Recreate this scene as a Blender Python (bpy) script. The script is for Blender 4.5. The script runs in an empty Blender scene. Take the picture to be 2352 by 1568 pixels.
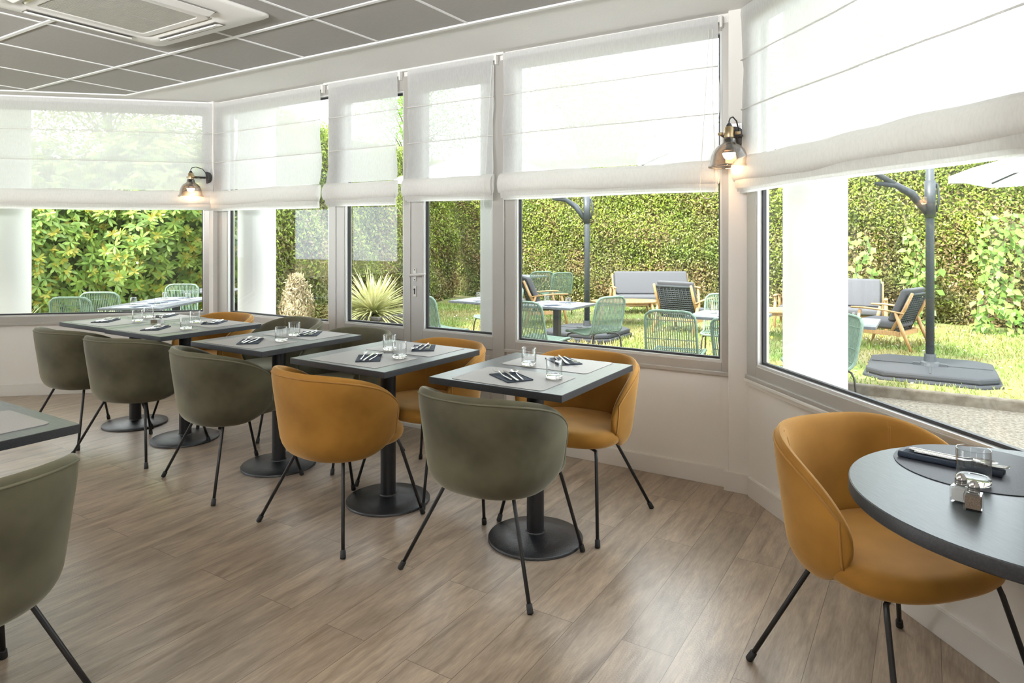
import bpy, math, random
import numpy as np
from math import sin, cos, pi, radians as R, sqrt
from mathutils import Vector, Matrix
random.seed(7); rng = np.random.default_rng(7)
S = bpy.context.scene
C = S.collection

# ------------------------------------------------------------------ camera, sky, sun, exposure
H = 1.345
cam_d = bpy.data.cameras.new('camera'); cam = bpy.data.objects.new('camera', cam_d); C.objects.link(cam)
cam_d.sensor_width = 36.0; cam_d.lens = 36.0 * 1528.5 / 2352
cam_d.shift_y = -(784 - 545) / 2352.0
cam_d.clip_start = 0.05; cam_d.clip_end = 300
YAW = R(32.04)
cam.location = (0, 0, H); cam.rotation_euler = (R(90), 0, YAW)
S.camera = cam
S.view_settings.view_transform = 'Standard'; S.view_settings.look = 'None'
S.view_settings.gamma = 1.0; S.view_settings.use_curve_mapping = False
S.view_settings.exposure = 0.85
S.cycles.max_bounces = 10; S.cycles.diffuse_bounces = 5; S.cycles.glossy_bounces = 4
S.cycles.transmission_bounces = 8; S.cycles.transparent_max_bounces = 16
S.cycles.caustics_reflective = False; S.cycles.caustics_refractive = False
S.cycles.sample_clamp_indirect = 6.0
S.cycles.use_denoising = True

w = bpy.data.worlds.new('overcast_sky'); S.world = w; w.use_nodes = True
nt = w.node_tree; bg = nt.nodes['Background']
tc = nt.nodes.new('ShaderNodeTexCoord'); ns = nt.nodes.new('ShaderNodeTexNoise')
ns.inputs['Scale'].default_value = 2.2; ns.inputs['Detail'].default_value = 5
rp = nt.nodes.new('ShaderNodeValToRGB')
rp.color_ramp.elements[0].position = .38; rp.color_ramp.elements[0].color = (.80, .89, 1, 1)
rp.color_ramp.elements[1].position = .62; rp.color_ramp.elements[1].color = (1, 1, 1, 1)
nt.links.new(tc.outputs['Generated'], ns.inputs['Vector']); nt.links.new(ns.outputs['Fac'], rp.inputs['Fac'])
nt.links.new(rp.outputs['Color'], bg.inputs['Color']); bg.inputs['Strength'].default_value = 4.4

sun_d = bpy.data.lights.new('sun', 'SUN'); sun_d.energy = 7.5; sun_d.angle = R(4); sun_d.color = (1, .95, .86)
sun = bpy.data.objects.new('sun', sun_d); C.objects.link(sun); sun.rotation_euler = (R(41), 0, R(-24))

def area(name, loc, sx, sy, e, rot=(0, 0, 0), col=(1, .97, .93)):
    d = bpy.data.lights.new(name, 'AREA'); d.shape = 'RECTANGLE'; d.size = sx; d.size_y = sy; d.energy = e; d.color = col
    o = bpy.data.objects.new(name, d); C.objects.link(o); o.location = loc; o.rotation_euler = rot
    return o

# unseen fill lights added behind the camera, washing the ceiling
def fill_light(x, y, z, e, tilt, yaw):
    d = bpy.data.lights.new('fill_light', 'AREA'); d.shape = 'RECTANGLE'; d.size = .6; d.size_y = .3; d.energy = e; d.color = (.97, .985, 1); d.spread = R(122)
    o = bpy.data.objects.new('fill_light', d); C.objects.link(o); o.location = (x, y, z); o.rotation_euler = (R(180 - tilt), 0, yaw); return o
fill_light(-.6, -.7, 1.95, 50, 45, R(14))
fill_light(-2.2, -1.1, 1.95, 72, 45, R(28))
fill_light(-4.2, -1.2, 1.95, 64, 42, R(36))

# ------------------------------------------------------------------ materials
def setin(n, k, v):
    if k in n.inputs: n.inputs[k].default_value = v
def mat(name, col, rough=.5, metal=0, spec=.5, **kw):
    m = bpy.data.materials.new(name); m.use_nodes = True
    b = m.node_tree.nodes['Principled BSDF']
    setin(b, 'Base Color', (*col, 1)); setin(b, 'Roughness', rough); setin(b, 'Metallic', metal); setin(b, 'Specular IOR Level', spec)
    for k, v in kw.items(): setin(b, k.replace('_', ' '), v)
    return m
def noise(m, scale=10, c0=None, c1=None, p0=.35, p1=.65, stretch=(1, 1, 1), detail=4, bump=0, coord='Object', dist=.02, bscale=None, rot=0):
    nt = m.node_tree; b = nt.nodes['Principled BSDF']
    tc = nt.nodes.new('ShaderNodeTexCoord'); mp = nt.nodes.new('ShaderNodeMapping'); mp.inputs['Scale'].default_value = stretch
    mp.inputs['Rotation'].default_value = (0, 0, rot)
    nt.links.new(tc.outputs[coord], mp.inputs['Vector'])
    n = nt.nodes.new('ShaderNodeTexNoise'); n.inputs['Scale'].default_value = scale; n.inputs['Detail'].default_value = detail
    nt.links.new(mp.outputs['Vector'], n.inputs['Vector'])
    if c0 is not None:
        r = nt.nodes.new('ShaderNodeValToRGB'); e = r.color_ramp.elements
        e[0].position = p0; e[0].color = (*c0, 1); e[1].position = p1; e[1].color = (*c1, 1)
        nt.links.new(n.outputs['Fac'], r.inputs['Fac']); nt.links.new(r.outputs['Color'], b.inputs['Base Color'])
    if bump:
        n2 = n
        if bscale:
            n2 = nt.nodes.new('ShaderNodeTexNoise'); n2.inputs['Scale'].default_value = bscale; n2.inputs['Detail'].default_value = 3
            nt.links.new(mp.outputs['Vector'], n2.inputs['Vector'])
        bp = nt.nodes.new('ShaderNodeBump'); bp.inputs['Strength'].default_value = bump; bp.inputs['Distance'].default_value = dist
        nt.links.new(n2.outputs['Fac'], bp.inputs['Height']); nt.links.new(bp.outputs['Normal'], b.inputs['Normal'])
    return m
M = {}
M['wall'] = noise(mat('cream_wall_paint', (.87, .84, .80), .55), 160, bump=.15, dist=.002)
M['soffit'] = noise(mat('white_soffit_plaster', (.88, .875, .86), .8), 90, bump=.35, dist=.004)
M['skirt'] = mat('white_skirting_paint', (.82, .79, .75), .3)
M['frame'] = noise(mat('warm_grey_aluminium', (.50, .48, .45), .38, .35), 300, bump=.05, dist=.001)
M['bead'] = mat('light_grey_bead', (.72, .72, .71), .3, .2)
M['gasket'] = mat('black_rubber_gasket', (.03, .03, .035), .5)
M['grid'] = mat('white_ceiling_grid', (.86, .86, .86), .35)
M['black'] = noise(mat('black_powder_coat', (.012, .012, .014), .42), 400, bump=.35, dist=.002)
M['cast'] = noise(mat('black_cast_iron', (.013, .014, .017), .27, 0, .8), 260, bump=.5, dist=.004)
M['leg'] = mat('black_leg_steel', (.018, .017, .017), .4, .3)
M['cap'] = mat('black_rubber_cap', (.012, .012, .012), .6)
M['edge'] = noise(mat('dark_table_edge', (.035, .036, .038), .45), 220, c0=(.014, .0145, .016), c1=(.028, .028, .031), bump=.2, dist=.001)
M['white'] = mat('white_plastic', (.80, .79, .76), .35)
M['slat'] = mat('grey_white_slat', (.50, .49, .44), .5)
M['slot'] = mat('grey_air_slot', (.20, .19, .17), .6)
M['metal'] = mat('polished_steel', (.56, .55, .54), .2, 1)
M['brass'] = mat('aged_brass', (.55, .42, .25), .3, 1)
M['castiron'] = mat('dark_iron_plate', (.05, .05, .05), .5, .2)
M['napkin'] = noise(mat('navy_paper_napkin', (.026, .038, .062), .85), 500, bump=.3, dist=.001)
M['mat'] = noise(mat('taupe_vinyl_placemat', (.30, .28, .265), .5), 420, c0=(.275, .255, .24), c1=(.325, .305, .29), bump=.3, dist=.001)
M['mat_dark'] = noise(mat('dark_slate_placemat', (.05, .055, .065), .55), 420, c0=(.05, .056, .072), c1=(.078, .085, .105), bump=.3, dist=.001)

def schlick(nt, r0, r1, p=5.0):
    lw = nt.nodes.new('ShaderNodeLayerWeight'); lw.inputs['Blend'].default_value = .5
    pw = nt.nodes.new('ShaderNodeMath'); pw.operation = 'POWER'; pw.inputs[1].default_value = p; nt.links.new(lw.outputs['Facing'], pw.inputs[0])
    mr = nt.nodes.new('ShaderNodeMapRange'); mr.inputs['To Min'].default_value = r0; mr.inputs['To Max'].default_value = r1; nt.links.new(pw.outputs[0], mr.inputs['Value'])
    return mr.outputs[0]
def glass_pane():
    m = bpy.data.materials.new('window_glass'); m.use_nodes = True; nt = m.node_tree; nt.nodes.clear()
    o = nt.nodes.new('ShaderNodeOutputMaterial'); mx = nt.nodes.new('ShaderNodeMixShader')
    t = nt.nodes.new('ShaderNodeBsdfTransparent'); t.inputs['Color'].default_value = (.96, .98, .97, 1)
    g = nt.nodes.new('ShaderNodeBsdfGlossy'); g.inputs['Roughness'].default_value = .01
    f = schlick(nt, .035, .85)
    nt.links.new(f, mx.inputs[0]); nt.links.new(t.outputs[0], mx.inputs[1]); nt.links.new(g.outputs[0], mx.inputs[2])
    nt.links.new(mx.outputs[0], o.inputs['Surface']); return m
M['pane'] = glass_pane()
def sheer(name, transp, col, trl=.5, tcol=None):
    m = bpy.data.materials.new(name); m.use_nodes = True; nt = m.node_tree; nt.nodes.clear()
    o = nt.nodes.new('ShaderNodeOutputMaterial')
    t = nt.nodes.new('ShaderNodeBsdfTransparent'); tr = nt.nodes.new('ShaderNodeBsdfTranslucent'); d = nt.nodes.new('ShaderNodeBsdfDiffuse')
    tr.inputs['Color'].default_value = (*(tcol or col), 1); d.inputs['Color'].default_value = (*col, 1)
    a = nt.nodes.new('ShaderNodeMixShader'); a.inputs[0].default_value = trl
    nt.links.new(d.outputs[0], a.inputs[1]); nt.links.new(tr.outputs[0], a.inputs[2])
    b = nt.nodes.new('ShaderNodeMixShader')
    tc = nt.nodes.new('ShaderNodeTexCoord'); n = nt.nodes.new('ShaderNodeTexNoise'); n.inputs['Scale'].default_value = 130
    mp = nt.nodes.new('ShaderNodeMapping'); mp.inputs['Scale'].default_value = (1, 1, .25)
    nt.links.new(tc.outputs['Object'], mp.inputs[0]); nt.links.new(mp.outputs[0], n.inputs['Vector'])
    mr = nt.nodes.new('ShaderNodeMapRange'); mr.inputs['To Min'].default_value = 1 - transp - .10; mr.inputs['To Max'].default_value = 1 - transp + .10
    nt.links.new(n.outputs['Fac'], mr.inputs['Value']); nt.links.new(mr.outputs[0], b.inputs[0])
    nt.links.new(t.outputs[0], b.inputs[1]); nt.links.new(a.outputs[0], b.inputs[2]); nt.links.new(b.outputs[0], o.inputs['Surface'])
    return m
M['sheer'] = sheer('white_sheer_voile', .13, (.97, .97, .965), .55, (.62, .625, .63))
M['pleat'] = sheer('folded_white_voile', .02, (.90, .885, .86), .30)
M['hem'] = sheer('voile_hem', .06, (.88, .87, .85), .45)

def velvet(name, c0, c1, sheen):
    m = mat(name, c0, .75, 0, .25); noise(m, 4.5, c0, c1, .34, .68, detail=3, bump=.25, bscale=700, dist=.001)
    b = m.node_tree.nodes['Principled BSDF']
    setin(b, 'Sheen Weight', .55); setin(b, 'Sheen Roughness', .4); setin(b, 'Sheen Tint', (*sheen, 1)); return m
M['mustard'] = velvet('mustard_velvet', (.25, .112, .015), (.39, .185, .031), (.95, .68, .36))
M['olive'] = velvet('olive_velvet', (.050, .044, .025), (.115, .105, .064), (.66, .64, .52))
M['mustard_seam'] = mat('mustard_piping', (.36, .17, .03), .7)
M['olive_seam'] = mat('olive_piping', (.13, .12, .072), .7)

def table_top_mat():
    m = mat('grey_wood_grain_laminate', (.10, .11, .11), .33, 0, .38)
    noise(m, 26, (.068, .074, .074), (.115, .122, .122), .3, .7, stretch=(14, 1, 1), detail=5, bump=.12, dist=.001); return m
M['top'] = table_top_mat()
M['top_round'] = M['top'].copy(); M['top_round'].name = 'dark_brushed_laminate'
for q in M['top_round'].node_tree.nodes:
    if q.type == 'VALTORGB':
        q.color_ramp.elements[0].color = (.035, .045, .048, 1); q.color_ramp.elements[1].color = (.070, .084, .088, 1)
setin(M['top_round'].node_tree.nodes['Principled BSDF'], 'Specular IOR Level', .27)

def floor_mat():
    m = bpy.data.materials.new('oak_plank_floor'); m.use_nodes = True; nt = m.node_tree; b = nt.nodes['Principled BSDF']; L = nt.links
    N = nt.nodes.new
    tc = N('ShaderNodeTexCoord'); mp = N('ShaderNodeMapping'); mp.inputs['Rotation'].default_value = (0, 0, R(90)); mp.inputs['Location'].default_value = (.37, .870, 0)
    L.new(tc.outputs['Object'], mp.inputs[0])
    br = N('ShaderNodeTexBrick'); br.offset = .37; br.offset_frequency = 2; br.squash = 1
    for k, v in {'Scale': 1.0, 'Mortar Size': .0011, 'Mortar Smooth': .2, 'Bias': 0, 'Brick Width': 1.25, 'Row Height': .181}.items(): br.inputs[k].default_value = v
    br.inputs['Color1'].default_value = (0, 0, 0, 1); br.inputs['Color2'].default_value = (1, 1, 1, 1); br.inputs['Mortar'].default_value = (.5, .5, .5, 1)
    L.new(mp.outputs[0], br.inputs['Vector'])
    # per plank shift of the grain
    cx = N('ShaderNodeVectorMath'); cx.operation = 'SCALE'; cx.inputs['Scale'].default_value = 7.0; L.new(br.outputs['Color'], cx.inputs[0])
    ad = N('ShaderNodeVectorMath'); ad.operation = 'ADD'; L.new(tc.outputs['Object'], ad.inputs[0]); L.new(cx.outputs[0], ad.inputs[1])
    def nz(scale, st, det, dst=0):
        p = N('ShaderNodeMapping'); p.inputs['Scale'].default_value = st; L.new(ad.outputs[0], p.inputs[0])
        n = N('ShaderNodeTexNoise'); n.inputs['Scale'].default_value = scale; n.inputs['Detail'].default_value = det; n.inputs['Distortion'].default_value = dst
        L.new(p.outputs[0], n.inputs['Vector']); return n
    g1 = nz(5, (4.5, .55, 1), 7, 1.0); g2 = nz(48, (4, .40, 1), 5, .4); g3 = nz(2.0, (2.6, .8, 1), 5, 2.0)
    r1 = N('ShaderNodeValToRGB'); e = r1.color_ramp.elements
    e[0].position = .28; e[0].color = (.235, .176, .120, 1); e[1].position = .68; e[1].color = (.42, .333, .245, 1)
    k = r1.color_ramp.elements.new(.45); k.color = (.335, .265, .198, 1)
    L.new(g1.outputs['Fac'], r1.inputs['Fac'])
    r3 = N('ShaderNodeValToRGB'); e = r3.color_ramp.elements; e[0].position = .33; e[0].color = (.78, .765, .765, 1); e[1].position = .6; e[1].color = (1.05, 1.04, 1.03, 1)
    L.new(g3.outputs['Fac'], r3.inputs['Fac'])
    r2 = N('ShaderNodeValToRGB'); e = r2.color_ramp.elements; e[0].position = .32; e[0].color = (.84, .825, .81, 1); e[1].position = .66; e[1].color = (1.08, 1.08, 1.08, 1)
    L.new(g2.outputs['Fac'], r2.inputs['Fac'])
    def mul(a, b_):
        x = N('ShaderNodeMix'); x.data_type = 'RGBA'; x.blend_type = 'MULTIPLY'; x.inputs[0].default_value = 1; x.clamp_result = False
        L.new(a, x.inputs[6]); L.new(b_, x.inputs[7]); return x.outputs[2]
    c = mul(mul(r1.outputs[0], r3.outputs[0]), r2.outputs[0])
    r4 = N('ShaderNodeMapRange'); r4.inputs['To Min'].default_value = .9; r4.inputs['To Max'].default_value = 1.08; L.new(br.outputs['Color'], r4.inputs['Value'])
    v = N('ShaderNodeVectorMath'); v.operation = 'SCALE'; L.new(c, v.inputs[0]); L.new(r4.outputs[0], v.inputs['Scale'])
    mx = N('ShaderNodeMix'); mx.data_type = 'RGBA'; mx.inputs[7].default_value = (.10, .07, .05, 1); L.new(br.outputs['Fac'], mx.inputs[0]); L.new(v.outputs[0], mx.inputs[6])
    L.new(mx.outputs[2], b.inputs['Base Color'])
    b.inputs['Roughness'].default_value = .30; setin(b, 'Specular IOR Level', .75)
    bp = N('ShaderNodeBump'); bp.inputs['Strength'].default_value = .22; bp.inputs['Distance'].default_value = .002
    gg = N('ShaderNodeTexNoise'); gg.inputs['Scale'].default_value = 170; gg.inputs['Detail'].default_value = 2; L.new(tc.outputs['Object'], gg.inputs['Vector'])
    L.new(gg.outputs['Fac'], bp.inputs['Height']); L.new(bp.outputs['Normal'], b.inputs['Normal'])
    return m
M['floor'] = floor_mat()
M['tile'] = noise(mat('grey_ceiling_tile', (.40, .39, .375), .9), 30, (.39, .38, .365), (.43, .42, .405), .3, .7, stretch=(1, 8, 1), bump=.1, dist=.001)

def clear_glass(name='clear_glass', col=(1, 1, 1), rough=0, ior=1.45):
    m = mat(name, col, rough, 0, .5); b = m.node_tree.nodes['Principled BSDF']
    setin(b, 'Transmission Weight', 1.0); setin(b, 'IOR', ior); return m
M['glass'] = clear_glass()
def thin_glass():
    m = bpy.data.materials.new('thin_clear_glass'); m.use_nodes = True; nt = m.node_tree; nt.nodes.clear()
    o = nt.nodes.new('ShaderNodeOutputMaterial'); mx = nt.nodes.new('ShaderNodeMixShader')
    t = nt.nodes.new('ShaderNodeBsdfTransparent'); t.inputs['Color'].default_value = (.97, .975, .975, 1)
    g = nt.nodes.new('ShaderNodeBsdfGlossy'); g.inputs['Roughness'].default_value = .02
    nt.links.new(schlick(nt, .04, 1.0, 2.6), mx.inputs[0]); nt.links.new(t.outputs[0], mx.inputs[1]); nt.links.new(g.outputs[0], mx.inputs[2])
    nt.links.new(mx.outputs[0], o.inputs['Surface']); return m
M['thin'] = thin_glass()
def smoky():
    m = bpy.data.materials.new('smoked_mirror_glass'); m.use_nodes = True; nt = m.node_tree; nt.nodes.clear()
    o = nt.nodes.new('ShaderNodeOutputMaterial'); mx = nt.nodes.new('ShaderNodeMixShader')
    t = nt.nodes.new('ShaderNodeBsdfTransparent'); t.inputs['Color'].default_value = (.66, .64, .62, 1)
    g = nt.nodes.new('ShaderNodeBsdfGlossy'); g.inputs['Roughness'].default_value = .03; g.inputs['Color'].default_value = (.85, .83, .82, 1)
    f = nt.nodes.new('ShaderNodeLayerWeight'); f.inputs['Blend'].default_value = .35
    mr = nt.nodes.new('ShaderNodeMapRange'); mr.inputs['To Min'].default_value = .10; mr.inputs['To Max'].default_value = .55
    nt.links.new(f.outputs['Facing'], mr.inputs['Value']); nt.links.new(mr.outputs[0], mx.inputs[0])
    nt.links.new(t.outputs[0], mx.inputs[1]); nt.links.new(g.outputs[0], mx.inputs[2]); nt.links.new(mx.outputs[0], o.inputs['Surface']); return m
M['smoky'] = smoky()
def emis(name, col, st):
    m = bpy.data.materials.new(name); m.use_nodes = True; b = m.node_tree.nodes['Principled BSDF']
    setin(b, 'Base Color', (*col, 1)); setin(b, 'Emission Color', (*col, 1)); setin(b, 'Emission Strength', st); return m
M['bulb'] = emis('glowing_bulb', (1, .78, .48), 9)

# outdoors
M['grass'] = noise(mat('lawn_soil', (.12, .17, .04), .95), 1.1, (.20, .185, .075), (.15, .21, .045), .42, .6, detail=6)
M['blade'] = noise(mat('grass_blade', (.12, .18, .03), .6), .9, (.30, .26, .10), (.17, .26, .045), .42, .58, coord='Object')
M['gravel'] = noise(mat('pale_gravel', (.40, .35, .27), .95), 38, (.13, .108, .08), (.27, .245, .20), .35, .65, detail=8, bump=1, dist=.02, bscale=60)
M['kerb'] = noise(mat('concrete_kerb', (.13, .11, .085), .9), 12, (.095, .08, .06), (.16, .14, .11), bump=.4, dist=.01)
M['column'] = noise(mat('white_rendered_column', (.90, .895, .89), .8), 120, bump=.3, dist=.003)
M['trunk'] = noise(mat('bark', (.12, .08, .05), .9), 20, (.08, .055, .035), (.2, .15, .1), bump=.5)
def leaf(name, a, b_, sc=3, rough=.45, trl=.25):
    m = mat(name, a, rough, 0, .4); noise(m, sc, a, b_, .35, .65, detail=5)
    nt = m.node_tree; bs = nt.nodes['Principled BSDF']; out = nt.nodes['Material Output']
    tr = nt.nodes.new('ShaderNodeBsdfTranslucent'); mx = nt.nodes.new('ShaderNodeMixShader'); mx.inputs[0].default_value = trl
    src = bs.inputs['Base Color'].links[0].from_socket
    nt.links.new(src, tr.inputs['Color']); nt.links.new(bs.outputs[0], mx.inputs[1]); nt.links.new(tr.outputs[0], mx.inputs[2])
    nt.links.new(mx.outputs[0], out.inputs['Surface']); return m
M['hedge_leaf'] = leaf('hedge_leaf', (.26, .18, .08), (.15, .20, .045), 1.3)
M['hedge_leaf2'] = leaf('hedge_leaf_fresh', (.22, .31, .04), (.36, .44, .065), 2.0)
M['hedge_core'] = noise(mat('hedge_core', (.07, .06, .025), 1), 6, (.07, .05, .025), (.10, .13, .03))
M['rhodo'] = leaf('rhododendron_leaf', (.17, .30, .055), (.34, .46, .10), 6, .35)
M['rhodo_young'] = leaf('rhododendron_shoot', (.50, .40, .06), (.45, .50, .09), 9, .4)
M['rhodo_core'] = noise(mat('shrub_inside', (.05, .08, .02), 1), 14, (.03, .045, .015), (.10, .16, .04))
M['palm'] = leaf('palm_blade', (.42, .44, .17), (.70, .66, .36), 7, .45)
M['dry'] = leaf('dry_conifer', (.45, .36, .21), (.60, .52, .34), 9, .7)
M['ash'] = leaf('tree_leaf', (.18, .34, .07), (.32, .48, .13), 3, .4, .4)
M['vine'] = leaf('vine_leaf', (.15, .28, .05), (.26, .38, .09), 5, .4, .3)
M['daisy'] = mat('white_daisy', (.85, .85, .8), .6)
M['dandelion'] = mat('yellow_flower', (.80, .55, .01), .6)
M['mint'] = noise(mat('mint_green_cord', (.15, .22, .17), .6), 60, (.125, .19, .145), (.18, .255, .195))
M['steel_out'] = mat('dark_brown_steel', (.05, .045, .04), .4, .3)
M['table_out'] = noise(mat('grey_outdoor_top', (.12, .125, .14), .5), 20, (.10, .105, .12), (.145, .15, .165))
M['teak'] = noise(mat('pale_acacia_wood', (.55, .33, .15), .5), 14, (.33, .18, .07), (.46, .28, .13), stretch=(1, 6, 1))
M['rope'] = mat('dark_grey_rope', (.035, .042, .048), .8)
M['cushion'] = noise(mat('grey_cushion_fabric', (.09, .091, .10), .95, 0, .2), 260, (.08, .081, .09), (.10, .101, .11), bump=.2, dist=.002)
M['pole'] = mat('slate_grey_aluminium', (.045, .052, .06), .5, .1)
M['canopy'] = sheer('grey_parasol_cloth', .0, (.62, .64, .68), .35)
M['base_out'] = noise(mat('dark_grey_plastic_base', (.028, .032, .040), .75), 200, bump=.3, dist=.003)
M['pot'] = noise(mat('dark_wicker_pot', (.10, .09, .08), .7), 60, (.07, .06, .055), (.17, .15, .135), stretch=(1, 1, 5), bump=.5, dist=.01)
M['table_ware'] = mat('outdoor_placemat', (.30, .32, .35), .6)
M['salt'] = mat('white_salt', (.82, .82, .80), .9)
M['pepper'] = noise(mat('ground_pepper', (.25, .18, .12), .9), 800, (.15, .1, .07), (.35, .27, .2))

# ------------------------------------------------------------------ mesh builder
class MB:
    def __init__(s): s.v = []; s.f = []; s.mi = []
    def add(s, vs, fs, mi=0):
        o = len(s.v); s.v += [tuple(p) for p in vs]; s.f += [tuple(i + o for i in f) for f in fs]; s.mi += [mi] * len(fs)
        return s
    def box(s, x0, x1, y0, y1, z0, z1, fr=None, mi=0):
        P = [(x0, y0, z0), (x1, y0, z0), (x1, y1, z0), (x0, y1, z0), (x0, y0, z1), (x1, y0, z1), (x1, y1, z1), (x0, y1, z1)]
        if fr: P = [fr(*p) for p in P]
        return s.add(P, [(0, 3, 2, 1), (4, 5, 6, 7), (0, 1, 5, 4), (1, 2, 6, 5), (2, 3, 7, 6), (3, 0, 4, 7)], mi)
    def tube(s, pts, r, n=10, mi=0, cap=True, closed=False, flat=None):
        pts = [Vector(p) for p in pts]; m = len(pts); rs = r if isinstance(r, (list, tuple)) else [r] * m
        vs = []; up = Vector((0, 0, 1)); prev = None
        for i, p in enumerate(pts):
            if closed: t = pts[(i + 1) % m] - pts[i - 1]
            else: t = pts[min(i + 1, m - 1)] - pts[max(i - 1, 0)]
            if t.length < 1e-9: t = Vector((0, 0, 1))
            t.normalize()
            if prev is None:
                a = up if abs(t.z) < .9 else Vector((1, 0, 0)); x = t.cross(a).normalized()
            else:
                x = (prev - t * prev.dot(t))
                if x.length < 1e-6: x = t.cross(up)
                x.normalize()
            prev = x; y = t.cross(x)
            for k in range(n):
                a = 2 * pi * k / n; fx, fy = (flat if flat else (1, 1))
                vs.append(p + x * (cos(a) * rs[i] * fx) + y * (sin(a) * rs[i] * fy))
        fs = []
        for i in range(m if closed else m - 1):
            j = (i + 1) % m
            for k in range(n): fs.append((i * n + k, i * n + (k + 1) % n, j * n + (k + 1) % n, j * n + k))
        if cap and not closed: fs.append(tuple(range(n - 1, -1, -1))); fs.append(tuple((m - 1) * n + k for k in range(n)))
        return s.add(vs, fs, mi)
    def lathe(s, prof, n=32, c=(0, 0, 0), mi=0, sx=1, sy=1, fr=None):
        vs = []; fs = []
        for (r, z) in prof:
            for k in range(n):
                a = 2 * pi * k / n; p = (c[0] + cos(a) * r * sx, c[1] + sin(a) * r * sy, c[2] + z); vs.append(fr(*p) if fr else p)
        for i in range(len(prof) - 1):
            for k in range(n): fs.append((i * n + k, i * n + (k + 1) % n, (i + 1) * n + (k + 1) % n, (i + 1) * n + k))
        if prof[0][0] > 1e-6: fs.append(tuple(range(n - 1, -1, -1)))
        if prof[-1][0] > 1e-6: fs.append(tuple((len(prof) - 1) * n + k for k in range(n)))
        return s.add(vs, fs, mi)
    def grid(s, fn, nu, nv, mi=0, wrap=False):
        vs = [fn(i / nu, j / nv) for j in range(nv + 1) for i in range(nu + 1)]; W = nu + 1
        fs = [(j * W + i, j * W + i + 1, (j + 1) * W + i + 1, (j + 1) * W + i) for j in range(nv) for i in range(nu)]
        return s.add(vs, fs, mi)
    def prism(s, poly, z0, z1, mi=0, fr=None):
        n = len(poly); vs = [(x, y, z0) for x, y in poly] + [(x, y, z1) for x, y in poly]
        if fr: vs = [fr(*p) for p in vs]
        fs = [tuple(range(n - 1, -1, -1)), tuple(range(n, 2 * n))] + [(i, (i + 1) % n, n + (i + 1) % n, n + i) for i in range(n)]
        return s.add(vs, fs, mi)
    def build(s, name, m, parent=None, smooth=False, bevel=0, loc=None, seg=2):
        me = bpy.data.meshes.new(name); me.from_pydata(s.v, [], s.f)
        for q in (m if isinstance(m, (list, tuple)) else [m]): me.materials.append(M[q] if isinstance(q, str) else q)
        if any(s.mi): me.polygons.foreach_set('material_index', s.mi)
        if smooth: me.polygons.foreach_set('use_smooth', [True] * len(me.polygons))
        me.validate(); me.update()
        o = bpy.data.objects.new(name, me); C.objects.link(o)
        if parent: o.parent = parent
        if loc: o.location = loc
        if bevel:
            b = o.modifiers.new('bevel', 'BEVEL'); b.width = bevel; b.segments = seg; b.limit_method = 'ANGLE'; b.angle_limit = R(40)
        if smooth == 'auto' or (smooth and smooth != True):
            pass
        return o
def smooth_by_angle(o, ang=40):
    me = o.data; me.polygons.foreach_set('use_smooth', [True] * len(me.polygons))
    import bmesh
    bm = bmesh.new(); bm.from_mesh(me)
    for e in bm.edges:
        if len(e.link_faces) == 2 and e.calc_face_angle(0) > R(ang): e.smooth = False
    bm.to_mesh(me); bm.free(); return o
def empty(name, loc=(0, 0, 0), rz=0):
    o = bpy.data.objects.new(name, None); C.objects.link(o); o.location = loc; o.rotation_euler = (0, 0, rz); o.empty_display_size = .1; return o
def tag(o, label=None, cat=None, group=None, kind=None):
    if label: o['label'] = label
    if cat: o['category'] = cat
    if group: o['group'] = group
    if kind: o['kind'] = kind
    return o
def dup(root, loc, rz=None, label=None, group=None):
    def cp(o, par):
        c = o.copy(); C.objects.link(c); c.parent = par
        for ch in [q for q in bpy.data.objects if q.parent == o and q is not c]: kids.append((ch, c))
        return c
    kids = []; r = cp(root, None)
    while kids:
        o, p = kids.pop(); cp(o, p)
    r.location = loc
    if rz is not None: r.rotation_euler = (0, 0, rz)
    if label: r['label'] = label
    if group: r['group'] = group
    return r
def np_mesh(name, V, F, m, mi=None, parent=None, smooth=False):
    """V (n,3), F (k,4) quads from numpy"""
    me = bpy.data.meshes.new(name); n, k = len(V), len(F); w_ = F.shape[1]
    me.vertices.add(n); me.vertices.foreach_set('co', V.astype(np.float32).ravel())
    me.loops.add(k * w_); me.loops.foreach_set('vertex_index', F.astype(np.int32).ravel())
    me.polygons.add(k); me.polygons.foreach_set('loop_start', np.arange(0, k * w_, w_, dtype=np.int32))
    me.polygons.foreach_set('loop_total', np.full(k, w_, dtype=np.int32))
    for q in (m if isinstance(m, (list, tuple)) else [m]): me.materials.append(M[q])
    if mi is not None: me.polygons.foreach_set('material_index', mi.astype(np.int32))
    me.update(calc_edges=True); me.validate()
    o = bpy.data.objects.new(name, me); C.objects.link(o)
    if parent: o.parent = parent
    return o
def leaf_cards(P, Nrm, size, width=.5, jit=.8, mi=None, droop=0, bend=.15):
    """one folded diamond leaf per point; P (n,3), Nrm (n,3) facing, size (n,)"""
    n = len(P); Nn = Nrm + rng.normal(0, jit, (n, 3)); Nn /= np.linalg.norm(Nn, axis=1)[:, None]
    a = rng.normal(0, 1, (n, 3)); a[:, 2] -= droop; t = a - Nn * (a * Nn).sum(1)[:, None]; t /= np.linalg.norm(t, axis=1)[:, None]
    b = np.cross(Nn, t); s = size[:, None]
    v0 = P; v2 = P + t * s; mid = P + t * s * .5
    v1 = mid + b * s * width * .5 + Nn * s * bend; v3 = mid - b * s * width * .5 + Nn * s * bend
    V = np.stack([v0, v1, v2, v3], 1).reshape(-1, 3); F = np.arange(4 * n).reshape(n, 4)
    return V, F

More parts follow.
